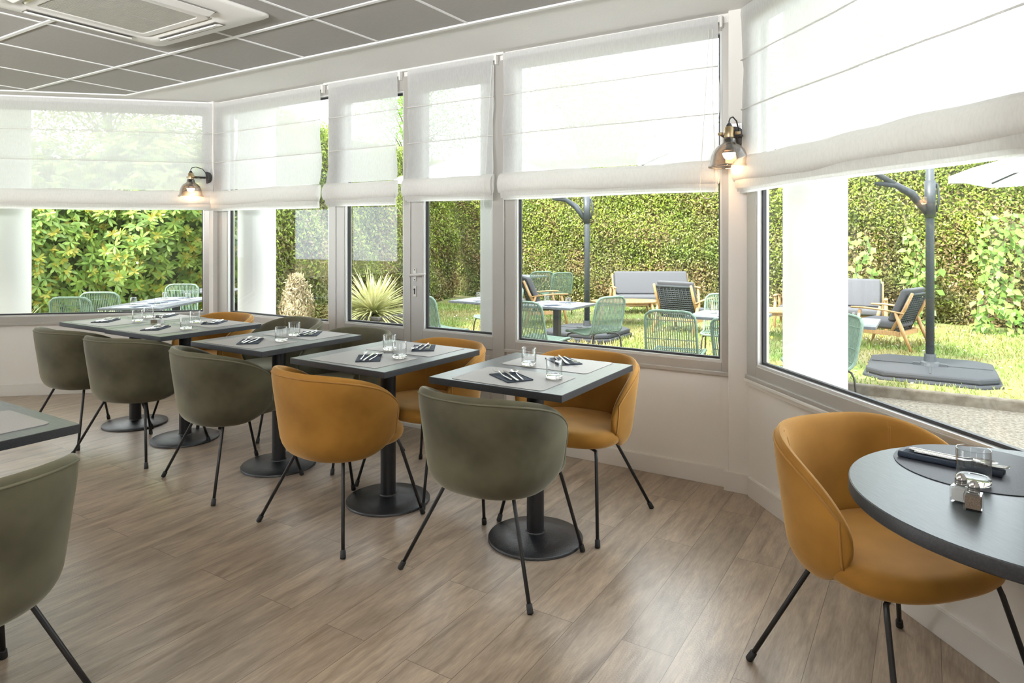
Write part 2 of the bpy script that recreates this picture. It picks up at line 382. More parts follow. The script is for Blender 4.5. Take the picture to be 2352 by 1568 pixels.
# ------------------------------------------------------------------ room frame helpers
# wall B runs along X at Y=3.66 ; wall A and wall C are the slanted neighbours
class Wall:
    def __init__(s, p0, d, inward):
        s.p = Vector((p0[0], p0[1], 0)); s.d = Vector((d[0], d[1], 0)).normalized(); s.n = Vector((inward[0], inward[1], 0)).normalized()
    def at(s, t, off, z): q = s.p + s.d * t + s.n * off; return (q.x, q.y, z)   # off>0 = into the room
WB = Wall((0, 3.66), (1, 0), (0, -1))
WC = Wall((-.796, 3.605), (.6651, -.7467), (-.7467, -.6651))
WA = Wall((-5.403, 3.66), (-.7266, -.6871), (.6871, -.7266))      # t grows to the left of the photo
CZ = 2.553
def wbox(mb, W, t0, t1, o0, o1, z0, z1, mi=0):
    return mb.box(t0, t1, o0, o1, z0, z1, fr=lambda a, b, c: W.at(a, b, c), mi=mi)
def struct(o): o['kind'] = 'structure'; return o

# floor
room = [(-5.403 - .7266 * 3.2, 3.66 - .6871 * 3.2), (-5.403, 3.66), (-.845, 3.66), (-.796, 3.605), (-.796 + .6651 * 2.7, 3.605 - .7467 * 2.7)]
room += [(1.0, -4.2), (-7.73, -4.2)]
struct(MB().prism(room, -.12, 0).build('floor', 'floor'))
struct(MB().prism(room, CZ, CZ + .12).build('ceiling', 'soffit'))
# suspended grey tiles with white grid, a hair below the plaster
GY, GAX = 3.035, None
gd = Vector((-.7266, -.6871)); g0 = Vector((-5.73, 3.035))
gpoly = [(1.0 - .05, -4.1), (1.0 - .05, 1.42), (-.30, GY), (g0.x, g0.y), (g0.x + gd.x * 2.6, g0.y + gd.y * 2.6), (-7.65, -4.1)]
tl = MB().prism(gpoly, CZ - .006, CZ - .0005).build('ceiling', 'tile'); struct(tl)
def clipseg(axis, c):
    """span of the grid polygon along the line axis=c"""
    hits = []
    for i in range(len(gpoly)):
        a, b = gpoly[i], gpoly[(i + 1) % len(gpoly)]
        if (a[axis] - c) * (b[axis] - c) < 0:
            t = (c - a[axis]) / (b[axis] - a[axis]); hits.append(a[1 - axis] + t * (b[1 - axis] - a[1 - axis]))
    return (min(hits), max(hits)) if len(hits) >= 2 else None
gm = MB()
for k in range(-3, 9):
    x = -2.19 - .67 * k; sp = clipseg(0, x)
    if sp: gm.box(x - .0075, x + .0075, sp[0], sp[1], CZ - .011, CZ - .006)
for k in range(0, 9):
    y = 2.50 - .73 * k; sp = clipseg(1, y)
    if sp: gm.box(sp[0], sp[1], y - .012, y + .012, CZ - .012, CZ - .006)
struct(gm.build('trim_1', 'grid'))
em = MB()
for i in range(len(gpoly)):
    a, b = Vector(gpoly[i]), Vector(gpoly[(i + 1) % len(gpoly)]); d = (b - a).normalized(); n = Vector((-d.y, d.x)); q = .011
    em.prism([tuple(a + n * q), tuple(a - n * q), tuple(b - n * q), tuple(b + n * q)], CZ - .016, CZ - .002)
struct(em.build('trim_2', 'grid'))

# ------------------------------------------------------------------ walls, frames, glazing
T = .12     # wall thickness outwards
def mkwall(name, W, t0, t1, z0, z1): 
    m = MB(); wbox(m, W, t0, t1, -T, 0, z0, z1); return struct(m.build(name, 'wall'))
def baseboard(name, W, t0, t1):
    m = MB(); wbox(m, W, t0, t1, 0, .014, 0, .098); wbox(m, W, t0, t1, 0, .010, .098, .102)
    return struct(m.build(name, 'skirt', bevel=.002))
def window(n, W, t0, t1, z0, z1, g, glz=None, outer=.03, sl=.055):
    """frame rectangle t0..t1, z0..z1 ; g = (tl, tr, zb, zt) glass opening"""
    e = empty('window_%s' % n); struct(e)
    m = MB(); a, b, c, d = g
    wbox(m, W, t0, a, -.06, sl * .3, z0, z1); wbox(m, W, b, t1, -.06, sl * .3, z0, z1)
    wbox(m, W, a, b, -.06, sl * .3, z0, c); wbox(m, W, a, b, -.06, sl * .3, d, z1)
    wbox(m, W, t0 + .001, t1 - .001, 0, sl * .3 + .012, z0, z0 + .022)
    m.build('window_frame', 'frame', e, bevel=.003)
    m = MB(); q = .012
    wbox(m, W, a, a + q, -.02, sl * .3 - .004, c, d); wbox(m, W, b - q, b, -.02, sl * .3 - .004, c, d)
    wbox(m, W, a + q, b - q, -.02, sl * .3 - .004, c, c + q); wbox(m, W, a + q, b - q, -.02, sl * .3 - .004, d - q, d)
    m.build('glazing_bead', 'bead', e)
    m = MB(); r = .012; k = a + q; l = b - q; u = c + q; v = d - q
    wbox(m, W, k, k + r, -.03, -.012, u, v); wbox(m, W, l - r, l, -.03, -.012, u, v)
    wbox(m, W, k + r, l - r, -.03, -.012, u, u + r); wbox(m, W, k + r, l - r, -.03, -.012, v - r, v)
    m.build('gasket', 'gasket', e)
    m = MB(); wbox(m, W, k, l, -.028, -.022, u, v); m.build('glass', 'pane', e)
    return e
# wall B : corner pillar, window_1, double door, window_2, pillar
PY = .04
mkwall('wall_middle', WB, -5.40, -3.90, 0, .6); mkwall('wall_middle', WB, -2.335, -.86, 0, .6)
m = MB(); wbox(m, WB, -5.40, -.86, -T, 0, 2.50, CZ); struct(m.build('wall_middle', 'wall'))
window(1, WB, -5.385, -3.895, .60, 2.50, (-5.245, -3.965, .672, 2.46))
window(2, WB, -2.335, -.905, .60, 2.50, (-2.255, -.945, .672, 2.46))
baseboard('baseboard_middle', WB, -5.385, -3.905); baseboard('baseboard_middle', WB, -2.33, -.9255)
# door leaves
def door(n, t0, t1, g, handle=False):
    W = WB; e = empty('door_%d' % n); struct(e); a, b, c, d = g
    m = MB(); z1 = 2.50; ins = .018
    wbox(m, W, t0, a, -.06, ins, .03, z1); wbox(m, W, b, t1, -.06, ins, .03, z1)
    wbox(m, W, a, b, -.06, ins, c - .085, c); wbox(m, W, a, b, -.06, ins, d, z1); wbox(m, W, a, b, -.06, ins, .03, .14)
    m.build('door_frame', 'frame', e, bevel=.003)
    m = MB(); wbox(m, W, a, b, -.045, .006, .14, c - .085); wbox(m, W, a + .03, b - .03, -.045, .012, .18, c - .125)
    m.build('door_panel', 'frame', e, bevel=.002)
    m = MB(); q = .010
    wbox(m, W, a, a + q, -.02, .012, c, d); wbox(m, W, b - q, b, -.02, .012, c, d); wbox(m, W, a + q, b - q, -.02, .012, c, c + q); wbox(m, W, a + q, b - q, -.02, .012, d - q, d)
    m.build('glazing_bead', 'bead', e)
    m = MB(); k, l, u, v, r = a + q, b - q, c + q, d - q, .014
    wbox(m, W, k, k + r, -.03, -.012, u, v); wbox(m, W, l - r, l, -.03, -.012, u, v); wbox(m, W, k + r, l - r, -.03, -.012, u, u + r); wbox(m, W, k + r, l - r, -.03, -.012, v - r, v)
    m.build('gasket', 'gasket', e)
    m = MB(); wbox(m, W, k, l, -.028, -.022, u, v); m.build('glass', 'pane', e)
    if handle:
        h = -3.092
        m = MB(); wbox(m, W, h - .013, h + .013, .018, .024, 1.035, 1.125); o = m.build('handle_plate', 'white', e, bevel=.002)
        m = MB(); m.tube([W.at(h, .02, 1.078), W.at(h, .058, 1.078)], .009, 12); m.tube([W.at(h - .01, .060, 1.077), W.at(h + .05, .064, 1.083), W.at(h + .125, .062, 1.09)], [.011, .010, .008], 10)
        m.build('door_handle', 'white', e, smooth=True)
        m = MB(); wbox(m, W, h - .013, h + .013, .018, .024, .925, 1.0); o = m.build('lock_plate', 'white', e, bevel=.002)
        m = MB(); m.tube([W.at(h, .020, .975), W.at(h, .0262, .975)], .008, 12); wbox(m, W, h - .004, h + .004, .02, .0262, .942, .972); m.build('keyhole', 'castiron', o)
        m = MB()
        for z in (1.115, 1.045): m.tube([W.at(h, .02, z), W.at(h, .0255, z)], .004, 10)
        m.build('screw', 'castiron', bpy.data.objects['handle_plate'])
    return e
door(1, -3.885, -3.135, (-3.795, -3.200, .69, 2.40))
door(2, -3.130, -2.340, (-3.025, -2.430, .69, 2.40), True)
m = MB(); wbox(m, WB, -3.885, -2.340, -.08, .045, 0, .028); struct(m.build('trim_3', 'white', bevel=.004))
m = MB(); wbox(m, WB, -3.894, -3.886, -.05, .022, 0, 2.5); wbox(m, WB, -2.3385, -2.3365, -.05, .02, 0, 2.5); struct(m.build('trim_4', 'frame'))
# pillars
m = MB(); m.box(-.905, -.782, 3.617, 3.80, 0, CZ); struct(m.build('trim_5', 'wall', bevel=.004))
m = MB(); m.prism([(-.925, 3.603), (-.79, 3.603), (-.79, 3.6169), (-.9051, 3.6169), (-.9051, 3.66), (-.925, 3.66)], 0, .100); struct(m.build('baseboard_pillar', 'skirt'))
m = MB(); m.box(-5.475, -5.385, 3.60, 3.80, 0, CZ); struct(m.build('trim_6', 'wall', bevel=.004))
# wall C
LC = 2.7
mkwall('wall_right', WC, 0.0, LC, 0, .6); m = MB(); wbox(m, WC, 0, LC, -T, 0, 2.50, CZ); struct(m.build('wall_right', 'wall'))
window(4, WC, .005, 1.62, .612, 2.50, (.095, 1.60, .690, 2.46), sl=.05)
m = MB(); wbox(m, WC, .0, 1.62, 0, .030, .596, .612); wbox(m, WC, .0, 1.62, 0, .018, .575, .596); struct(m.build('trim_7', 'skirt', bevel=.003))
m = MB(); wbox(m, WC, 1.62, LC, -T, 0, .6, 2.5); struct(m.build('wall_right', 'wall'))
baseboard('baseboard_right', WC, .012, LC)
# wall A
LA = 3.2
mkwall('wall_left', WA, .0, LA, 0, .6); m = MB(); wbox(m, WA, 0, LA, -T, 0, 2.50, CZ); struct(m.build('wall_left', 'wall'))
window(3, WA, .05, 2.3, .60, 2.50, (.11, 2.25, .672, 2.46))
m = MB(); wbox(m, WA, 2.3, LA, -T, 0, .6, 2.5); struct(m.build('wall_left', 'wall'))
baseboard('baseboard_left', WA, .03, LA)
# side and back walls of the room part behind the camera, openings added to let daylight in
xl, yl = room[0]; xr, yr = room[4]
def vwall(name, x, y0, y1, holes):
    m = MB(); sgn = -1 if x < -3 else 1; a, b = sorted((x, x + sgn * T))
    ys = [y0] + [v for h in holes for v in h] + [y1]
    for i in range(0, len(ys) - 1, 2): m.box(a, b, ys[i], ys[i + 1], 0, CZ)
    for h in holes: m.box(a, b, h[0], h[1], 0, .75); m.box(a, b, h[0], h[1], 2.35, CZ)
    struct(m.build(name, 'wall'))
vwall('wall_left_rear', xl, -4.2, yl, [(-1.4, .9)])
vwall('wall_right_rear', 1.0, -4.2, yr, [(-2.4, -1.0)])
m = MB(); m.box(-7.73, 1.0, -4.32, -4.2, 0, CZ)
struct(m.build('wall_back', 'wall'))

# ------------------------------------------------------------------ roman blinds
def blind(W, t0, t1, label, chain=None, side=.055, low=1.585, seed=0):
    rr = random.Random(seed); e = empty('roman_blind', W.at((t0 + t1) / 2, .05, 0)); inv = e.location
    tag(e, label, 'roman blind', 'white roman blinds over the windows')
    o0 = .030   # fabric offset from the wall face
    prof = [(2.532, .036), (2.50, .040), (2.47, .036), (2.36, .032), (2.268, .030), (2.262, .036), (2.256, .030), (2.13, .032), (2.013, .031), (2.007, .037), (2.001, .031), (1.90, .034), (1.80, .042), (1.757, .050)]
    ph = rr.random() * 6
    def put(t, o, z): p = Vector(W.at(t, o + .018, z)); return p - inv
    nU = 60
    def wav(u, z, zz):   # soft ripple along the cloth
        return .004 * sin(u * 9 + ph + z * 3) * zz + .002 * sin(u * 23 + ph * 2 + z * 7) * zz
    edge = lambda z: (.010 * sin((z - 1.757) * 12.4 + ph) if z < 2.26 else 0) * (1 if z < 2.25 else 0)
    def f(u, v):
        x = v * (len(prof) - 1); i = min(int(x), len(prof) - 2); k = x - i
        z = prof[i][0] * (1 - k) + prof[i + 1][0] * k; o = prof[i][1] * (1 - k) + prof[i + 1][1] * k
        zz = min(1, (2.5 - z) / .3) if z < 2.5 else 0
        tt = t0 + (t1 - t0) * u + edge(z) * (1 if u > .5 else -1) * (abs(2 * u - 1) ** 8)
        return put(tt, o + wav(u * (t1 - t0), z, zz), z)
    m = MB().grid(f, nU, 39); c = m.build('sheer_fabric', 'sheer', e, smooth=True)
    # fold seams
    for z in (2.262, 2.007):
        m = MB(); m.tube([put(t0 + (t1 - t0) * u / 24, .040 + wav(u / 24 * (t1 - t0), z, .8), z) for u in range(25)], .0035, 6); m.build('fold_seam', 'pleat', e, smooth=True)
    # gathered pleats : a bulging roll over two flat hems
    def roll(u, v):
        pr = [(1.757, .050), (1.748, .066), (1.735, .078), (1.715, .088), (1.69, .092), (1.665, .090), (1.645, .084), (1.632, .076), (1.628, .066), (1.634, .055), (1.66, .045), (1.70, .042), (1.74, .040), (1.757, .042)]
        x = v * (len(pr) - 1); i = min(int(x), len(pr) - 2); k = x - i
        z = pr[i][0] * (1 - k) + pr[i + 1][0] * k; o = pr[i][1] * (1 - k) + pr[i + 1][1] * k
        L = t1 - t0; ed = .012 * (abs(2 * u - 1) ** 10) * (1 if u > .5 else -1)
        return put(t0 + L * u + ed, o + .003 * sin(u * L * 7 + ph), z + .004 * sin(u * L * 5.2 + ph * 1.7) + .002 * sin(u * L * 17))
    MB().grid(roll, nU, 26).build('pleat_roll', 'pleat', e, smooth=True)
    def hem(zt, zb, off, sh):
        def g(u, v):
            L = t1 - t0; z = zt + (zb - zt) * v
            return put(t0 + L * u + sh, off + .004 * sin(v * pi) + .002 * sin(u * L * 9 + ph + sh * 99), z + .003 * sin(u * L * 4.3 + ph) * v)
        MB().grid(g, nU, 4).build('hem', 'hem', e, smooth=True)
    hem(1.66, low + .024, .072, .006); hem(1.65, low + .010, .058, -.004); hem(1.65, low, .046, .004)
    # head rail with end caps
    m = MB(); m.box(t0 + .012, t1 + .006, .002, .030, 2.498, 2.530, fr=lambda a, b, c_: put(a, b, c_)); hr = m.build('head_rail', 'white', e, bevel=.003)
    m = MB(); m.box(t1 + .006, t1 + .020, .000, .034, 2.470, 2.534, fr=lambda a, b, c_: put(a, b, c_)); m.build('end_cap', 'white', hr, bevel=.004)
    if chain is not None:
        tc_, zb, wd = chain
        pts = [put(tc_ - wd * .1, .052, 2.46)] + [put(tc_ - wd * .25, .075, 2.1), put(tc_ - wd * .45, .10, zb + .16)]
        for k in range(13):
            a = pi + pi * k / 12; pts.append(put(tc_ + cos(a) * wd / 2, .105, zb + .07 + sin(a) * .07))
        pts += [put(tc_ + wd * .45, .10, zb + .16), put(tc_ + wd * .2, .075, 2.1), put(tc_ + wd * .1, .052, 2.46)]
        m = MB(); m.tube(pts, .0016, 5); ch = m.build('pull_chain', 'white', e)
        m = MB()   # beads
        P = [Vector(p) for p in pts]
        for a, b in zip(P[:-1], P[1:]):
            L = (b - a).length; q = max(1, int(L / .011))
            for j in range(q):
                c_ = a + (b - a) * (j / q); r = .0026
                m.add([c_ + Vector(d) * r for d in ((1, 0, 0), (-1, 0, 0), (0, 1, 0), (0, -1, 0), (0, 0, 1), (0, 0, -1))], [(0, 2, 4), (2, 1, 4), (1, 3, 4), (3, 0, 4), (2, 0, 5), (1, 2, 5), (3, 1, 5), (0, 3, 5)])
        m.build('chain_beads', 'white', ch)
    return e
blind(WA, .035, 2.35, 'wide white sheer roman blind on the leftmost window, behind the farther wall lamp', chain=None, seed=1)
blind(WB, -5.375, -4.02, 'white sheer roman blind right of the farther wall lamp, left of the door', seed=2, low=1.575)
blind(WB, -3.93, -3.225, 'narrow white roman blind on the left door leaf without a handle', seed=3, low=1.578)
blind(WB, -3.13, -2.40, 'narrow white roman blind on the handled door leaf, bead chain at its right', chain=(-2.395, 1.50, .07), seed=4, low=1.592)
blind(WB, -2.325, -.955, 'broad white roman blind on the middle window, ending beside the nearer wall lamp', chain=(-.99, 1.55, .085), seed=5, low=1.588)
blind(WC, .02, 1.66, 'largest white sheer roman blind at the upper right, over the window by the round table', seed=6, low=1.575)
# chain of the leftmost blind hangs from its right end
m = MB(); m.box(-4.02, -2.34, 3.632, 3.66, 2.535, 2.552); struct(m.build('trim_8', 'white', bevel=.003))

# ------------------------------------------------------------------ wall lamps
def lamp():
    e = empty('wall_lamp'); tag(e, cat='wall lamp', group='smoked glass wall lamps')
    # local frame: origin = middle of back plate on the wall, -Y into the room
    m = MB(); m.box(-.035, .035, 0, .008, -.075, .075); m.build('mounting_board', 'metal', e)
    m = MB(); m.lathe([(.0, .0), (.052, .0), (.055, .004), (.055, .026), (.052, .030), (0, .030)], 40, fr=lambda x, y, z: (x, -z, y)); bp = smooth_by_angle(m.build('back_plate', 'castiron', e))
    m = MB(); m.lathe([(.005, .0), (.005, .0265)], 12, fr=lambda x, y, z: (x + .0, -z - .004, y + .040)); m.build('screw', 'metal', bp, smooth=True)
    m = MB(); m.tube([(0, -.03, 0), (0, -.055, 0), (.0, -.06, .0)], .008, 10)
    m.tube([(.045, -.06, 0), (-.045, -.06, 0)], .007, 10); m.tube([(.045, -.06, 0), (.045, -.165, -.002)], .006, 10); m.tube([(-.045, -.06, 0), (-.045, -.165, -.002)], .006, 10)
    m.build('arm', 'castiron', e, smooth=True)
    for sg in (-1, 1): m = MB(); m.tube([(sg * .055, -.165, 0), (sg * .030, -.165, 0)], .008, 12); m.build('pivot_screw', 'brass', e, smooth=True)
    m = MB(); m.lathe([(.0, .034), (.018, .034), (.023, .028), (.024, -.014), (.024, -.022), (0, -.022)], 28, c=(0, -.165, 0)); smooth_by_angle(m.build('socket', 'brass', e))
    m = MB(); m.lathe([(.0, .050), (.009, .050), (.010, .046), (.014, .040), (.014, .033), (0, .033)], 20, c=(0, -.165, 0))
    m.tube([(0, -.165, .045), (0, -.165, .062), (.004, -.157, .078), (.012, -.125, .088), (.02, -.07, .075), (.024, -.045, .045), (.022, -.03, .01), (.018, -.028, -.03)], .0035, 8); m.build('cable', 'castiron', e, smooth=True)
    prof = [(.024, -.020), (.030, -.024), (.032, -.034), (.033, -.046), (.040, -.054), (.060, -.066), (.076, -.086), (.086, -.112), (.091, -.140), (.094, -.156), (.100, -.164), (.103, -.169), (.101, -.173), (.097, -.171)]
    m = MB(); m.lathe(prof + [(r - .003, z + .0015) for r, z in prof[::-1][2:]], 56, c=(0, -.165, 0)); m.build('glass_shade', 'smoky', e, smooth=True)
    m = MB(); m.lathe([(.0, -.022), (.014, -.022), (.015, -.060), (0, -.060)], 20, c=(0, -.165, 0)); m.build('bulb_holder', 'castiron', e, smooth=True)
    m = MB(); m.lathe([(.032, -.100), (.0315, -.108), (.027, -.120), (.017, -.130), (.0, -.134)], 28, c=(0, -.165, 0)); bb = m.build('bulb', 'bulb', e, smooth=True)
    m = MB(); m.lathe([(.0, -.056), (.013, -.060), (.017, -.070), (.027, -.084), (.0325, -.0995)], 28, c=(0, -.165, 0)); m.build('mirrored_crown', 'metal', bb, smooth=True)
    return e
L1 = lamp(); L1.location = (-.868, 3.607, 1.872); L1.rotation_euler = (0, 0, R(4)); L1['label'] = 'smoked glass bell wall lamp, lit, on the pillar right of the broad middle window'
L2 = dup(L1, (-5.435, 3.590, 1.872), R(-2), 'smaller-looking lit smoked glass wall lamp on the far corner pillar by the leftmost window')
for L in (L1, L2):
    d = bpy.data.lights.new('wall_lamp_light', 'POINT'); d.energy = .85; d.color = (1, .58, .28); d.shadow_soft_size = .03; d.specular_factor = .2
    o = bpy.data.objects.new('wall_lamp_light', d); C.objects.link(o); o.location = Vector(L.location) + Vector((0, -.165, -.150))

# ------------------------------------------------------------------ air conditioner
def aircon():
    e = empty('air_conditioner', (-3.53, 1.83, CZ - .013)); tag(e, 'white ceiling cassette air conditioner with slatted grille among grey tiles', 'air conditioner')
    def rrect(h, r, n=6, hy=None):
        hy = hy or h; P = []
        for cx_, cy_, a0 in ((h - r, hy - r, 0), (-h + r, hy - r, 90), (-h + r, -hy + r, 180), (h - r, -hy + r, 270)):
            for k in range(n + 1): a = R(a0 + 90 * k / n); P.append((cx_ + cos(a) * r, cy_ + sin(a) * r))
        return P
    # stepped panel : rings lofted inwards and downwards
    def loft(m, rings):
        n = len(rings[0][0]); vs = []; fs = []
        for P, z in rings: vs += [(x, y, z) for x, y in P]
        for i in range(len(rings) - 1):
            for k in range(n): fs.append((i * n + k, (i + 1) * n + k, (i + 1) * n + (k + 1) % n, i * n + (k + 1) % n))
        m.add(vs, fs); return m
    m = MB(); loft(m, [(rrect(.50, .03), .012), (rrect(.53, .05), .005), (rrect(.53, .05), -.004), (rrect(.515, .05), -.014), (rrect(.42, .06), -.032), (rrect(.335, .05), -.034), (rrect(.33, .05), -.028), (rrect(.32, .05), -.028)])
    m.build('panel', 'white', e, smooth=True)
    m = MB(); P = rrect(.318, .05); n = len(P)
    loft(m, [(P, -.027), (rrect(.312, .05), -.036), (rrect(.27, .03), -.036), (rrect(.262, .03), -.030)]); gf = m.build('grille_frame', 'white', e)
    m = MB(); m.prism(rrect(.262, .03), -.028, -.026); m.build('filter', 'mat', gf)
    m = MB()
    for k in range(62):
        y = -.26 + .52 * k / 61; m.box(-.262, .262, y - .0022, y + .0022, -.034, -.028)
    for k in range(5): x = -.26 + .13 * k; m.box(x - .003, x + .003, -.26, .26, -.0335, -.028)
    m.build('grille_slats', 'slat', gf)
    for a in range(4):
        ca, sa = cos(a * pi / 2), sin(a * pi / 2); fr = lambda x, y, z: (x * ca - y * sa, x * sa + y * ca, z)
        m = MB(); m.box(-.27, .27, .36, .425, -.0365, -.029, fr=fr); s_ = m.build('air_slot', 'slot', e)
        m = MB(); m.box(-.262, .262, .367, .418, -.046, -.037, fr=lambda x, y, z: fr(x, y, z + (y - .39) * .28)); m.build('louver', 'white', s_, bevel=.002)
    return e
aircon()

# ------------------------------------------------------------------ dining chairs
def chair(kind):
    fab = 'mustard' if kind == 'mustard' else 'olive'; seam = fab + '_seam'
    e = empty('dining_chair'); e['category'] = 'chair'
    a, b, n = .292, .30, 2.5
    P = []
    for k in range(81):
        th = (pi / 2) * k / 80; P.append((a * sin(th) ** (2 / n), -b * cos(th) ** (2 / n)))
    for k in range(1, 25):
        t = .115 * k / 24; P.append((a - .9 * t * t, t))
    Ls = [0]
    for i in range(1, len(P)): Ls.append(Ls[-1] + math.hypot(P[i][0] - P[i - 1][0], P[i][1] - P[i - 1][1]))
    SM = Ls[-1]
    def plan(s):
        s = min(max(s, 0), SM); j = int(np.searchsorted(Ls, s)); j = min(max(j, 1), len(P) - 1)
        k = (s - Ls[j - 1]) / (Ls[j] - Ls[j - 1]); q = (P[j - 1][0] * (1 - k) + P[j][0] * k, P[j - 1][1] * (1 - k) + P[j][1] * k)
        dx, dy = P[j][0] - P[j - 1][0], P[j][1] - P[j - 1][1]; l = math.hypot(dx, dy); return q, (dy / l, -dx / l)
    ZM, ZT, ZB = .520, .752, .350
    def zt(s): 
        x = max(0, (s - .13) / (SM - .13)); return ZM + (ZT - ZM) * (max(0, 1 - x ** 2.0)) ** (1 / 1.62)
    def zb(s):
        x = max(0, (s - .33) / (SM - .33)); return ZM + (ZB - ZM) * (max(0, 1 - x ** 2.4)) ** (1 / 2.0)
    def kz(z): return 1 - .17 * (ZT - z) / (ZT - ZB) - .07 * (max(0, .43 - z) / .08) ** 2
    def surf(u, v, side):
        s = abs(u) * SM; (x, y), (nx, ny) = plan(s); sg = 1 if u >= 0 else -1
        z = zb(s) + (zt(s) - zb(s)) * v
        th = .023 * sqrt(max(0, 1 - (2 * v - 1) ** 8)) * sqrt(max(0, 1 - abs(u) ** 12))
        k = kz(z); px, py = x * k, y * k
        o = th * (1.0 if side else -1.0)
        return (sg * (px + nx * o), py + ny * o, z)
    def nonlin(t): return .5 - .5 * cos(pi * t)
    m = MB(); nu, nv = 56, 18
    for side in (1, 0):
        def fn(i, j):
            u = sin(pi / 2 * (2 * i - 1)) if True else 2 * i - 1
            return surf(u * .9999, nonlin(j), side)
        q = MB().grid(fn, nu, nv)
        if side: q.f = [f for f in q.f]
        else: q.f = [f[::-1] for f in q.f]
        m.add(q.v, q.f)
    shell = m.build('shell_backrest', fab, e, smooth=True)
    # piping following the rim on the outer face
    pts = []
    for k in range(-60, 61):
        u = k / 60 * .950; v = .944; p = surf(u, v, 1); pts.append(p)
    def tip(sg): return [surf(sg * .950, v, 1) for v in (.86, .72, .55, .4, .25, .12, .04)]
    path = tip(-1)[::-1] + pts + tip(1)
    m = MB(); m.tube(path, .0042, 6); m.build('piping', seam, shell, smooth=True)
    for sg in (-1, 1):
        m = MB(); u0 = sg * .40
        for du in (-.006, .006):
            m.tube([surf(u0 + du, .12 + .86 * k / 14, 0) for k in range(15)], .0014, 5)
        m.build('seam', seam, shell)
    # seat cushion
    def outline(th, s=1.0):
        c, si = cos(th), sin(th); nn = 2.7
        x = .262 * abs(c) ** (2 / nn) * (1 if c > 0 else -1); y = .232 * abs(si) ** (2 / nn) * (1 if si > 0 else -1) + .0
        x *= (1 + .06 * min(max(y / .3, -1), 1)) - (.05 if y < 0 else 0) * min(1, -y / .1 if y < 0 else 0)
        return x * s, y * s
    rings = [(.20, .388), (.80, .386), (.93, .390), (.975, .402), (1.0, .420), (1.0, .432), (.985, .446), (.95, .456), (.88, .463), (.72, .468), (.45, .471), (.2, .472)]
    n_ = 56; vs = []; fs = []
    for s_, z in rings:
        for k in range(n_): x, y = outline(2 * pi * k / n_, s_); vs.append((x, y, z + .010 * (y if y > 0 else 0)))
    for i in range(len(rings) - 1):
        for k in range(n_): fs.append((i * n_ + k, i * n_ + (k + 1) % n_, (i + 1) * n_ + (k + 1) % n_, (i + 1) * n_ + k))
    fs.append(tuple(range(n_ - 1, -1, -1))); fs.append(tuple((len(rings) - 1) * n_ + k for k in range(n_)))
    MB().add(vs, fs).build('seat', fab, e, smooth=True)
    for (fx, fy, tx, ty) in ((.255, .265, .200, .160), (-.255, .265, -.200, .160), (.305, -.262, .150, -.135), (-.305, -.262, -.150, -.135)):
        ft = Vector((fx, fy, .006)); tp = Vector((tx, ty, .372)); d = (tp - ft)
        inn = Vector((tx * .62, ty * .72, .384))
        pth = [ft, ft + d * .5, ft + d * .93, tp + Vector((-.004 * np.sign(tx), -.004 * np.sign(ty), .007)), tp.lerp(inn, .35) + Vector((0, 0, .006)), inn]
        m = MB(); m.tube(pth, .0078, 10); lg = m.build('leg', 'leg', e, smooth=True)
        m = MB(); t = d.normalized(); m.tube([ft - t * .005, ft - t * .001, ft + t * .026, ft + t * .029], [.0105, .0122, .0112, .009], 12)
        for i, v in enumerate(m.v): m.v[i] = (v[0], v[1], max(v[2], .0005))
        m.build('foot_cap', 'cap', lg, smooth=True)
    return e
ch_m = chair('mustard'); ch_o = chair('olive')
G_CH = 'velvet tub chairs around the dining tables'
chairs = [
 ('o', -1.51, 2.31, 0, 'olive green velvet tub chair seen from behind at the nearest square table'),
 ('m', -1.47, 2.905, 180, 'mustard velvet tub chair facing the camera across the nearest square table'),
 ('m', -2.36, 2.27, -4.5, 'mustard velvet tub chair seen from behind, the only mustard one turned to the windows'),
 ('m', -2.34, 2.84, 174, 'mustard velvet tub chair behind the second square table, before the handled door'),
 ('o', -3.30, 2.34, -9, 'olive velvet tub chair seen from behind at the third square table'),
 ('o', -3.11, 2.93, 178, 'olive velvet tub chair behind the third square table, below the potted palm'),
 ('o', -4.21, 2.345, 12, 'olive velvet tub chair from behind at the joined pair of tables, nearer one'),
 ('o', -3.93, 3.10, 172, 'olive velvet tub chair beyond the joined tables, right of the mustard chair in the corner'),
 ('o', -4.87, 2.345, 4, 'leftmost olive velvet tub chair at the joined tables, beside the left wall'),
 ('m', -4.60, 3.02, 184, 'mustard velvet tub chair in the far corner behind the joined tables'),
 ('m', -.085, 2.255, -130.7, 'large mustard velvet tub chair in the right foreground at the round table'),
 ('o', -2.24, .685, 90, 'large olive velvet tub chair cropped by the lower left corner of the frame'),
 ('o', -2.98, .74, -90, 'olive chair across the bottom-left table, only one dark leg showing'),
]
used = set()
for k, x, y, rz, lab in chairs:
    src = ch_m if k == 'm' else ch_o
    if k in used: c = dup(src, (x, y, 0), R(rz), lab, G_CH)
    else:
        used.add(k); c = src; c.location = (x, y, 0); c.rotation_euler = (0, 0, R(rz)); c['label'] = lab; c['group'] = G_CH

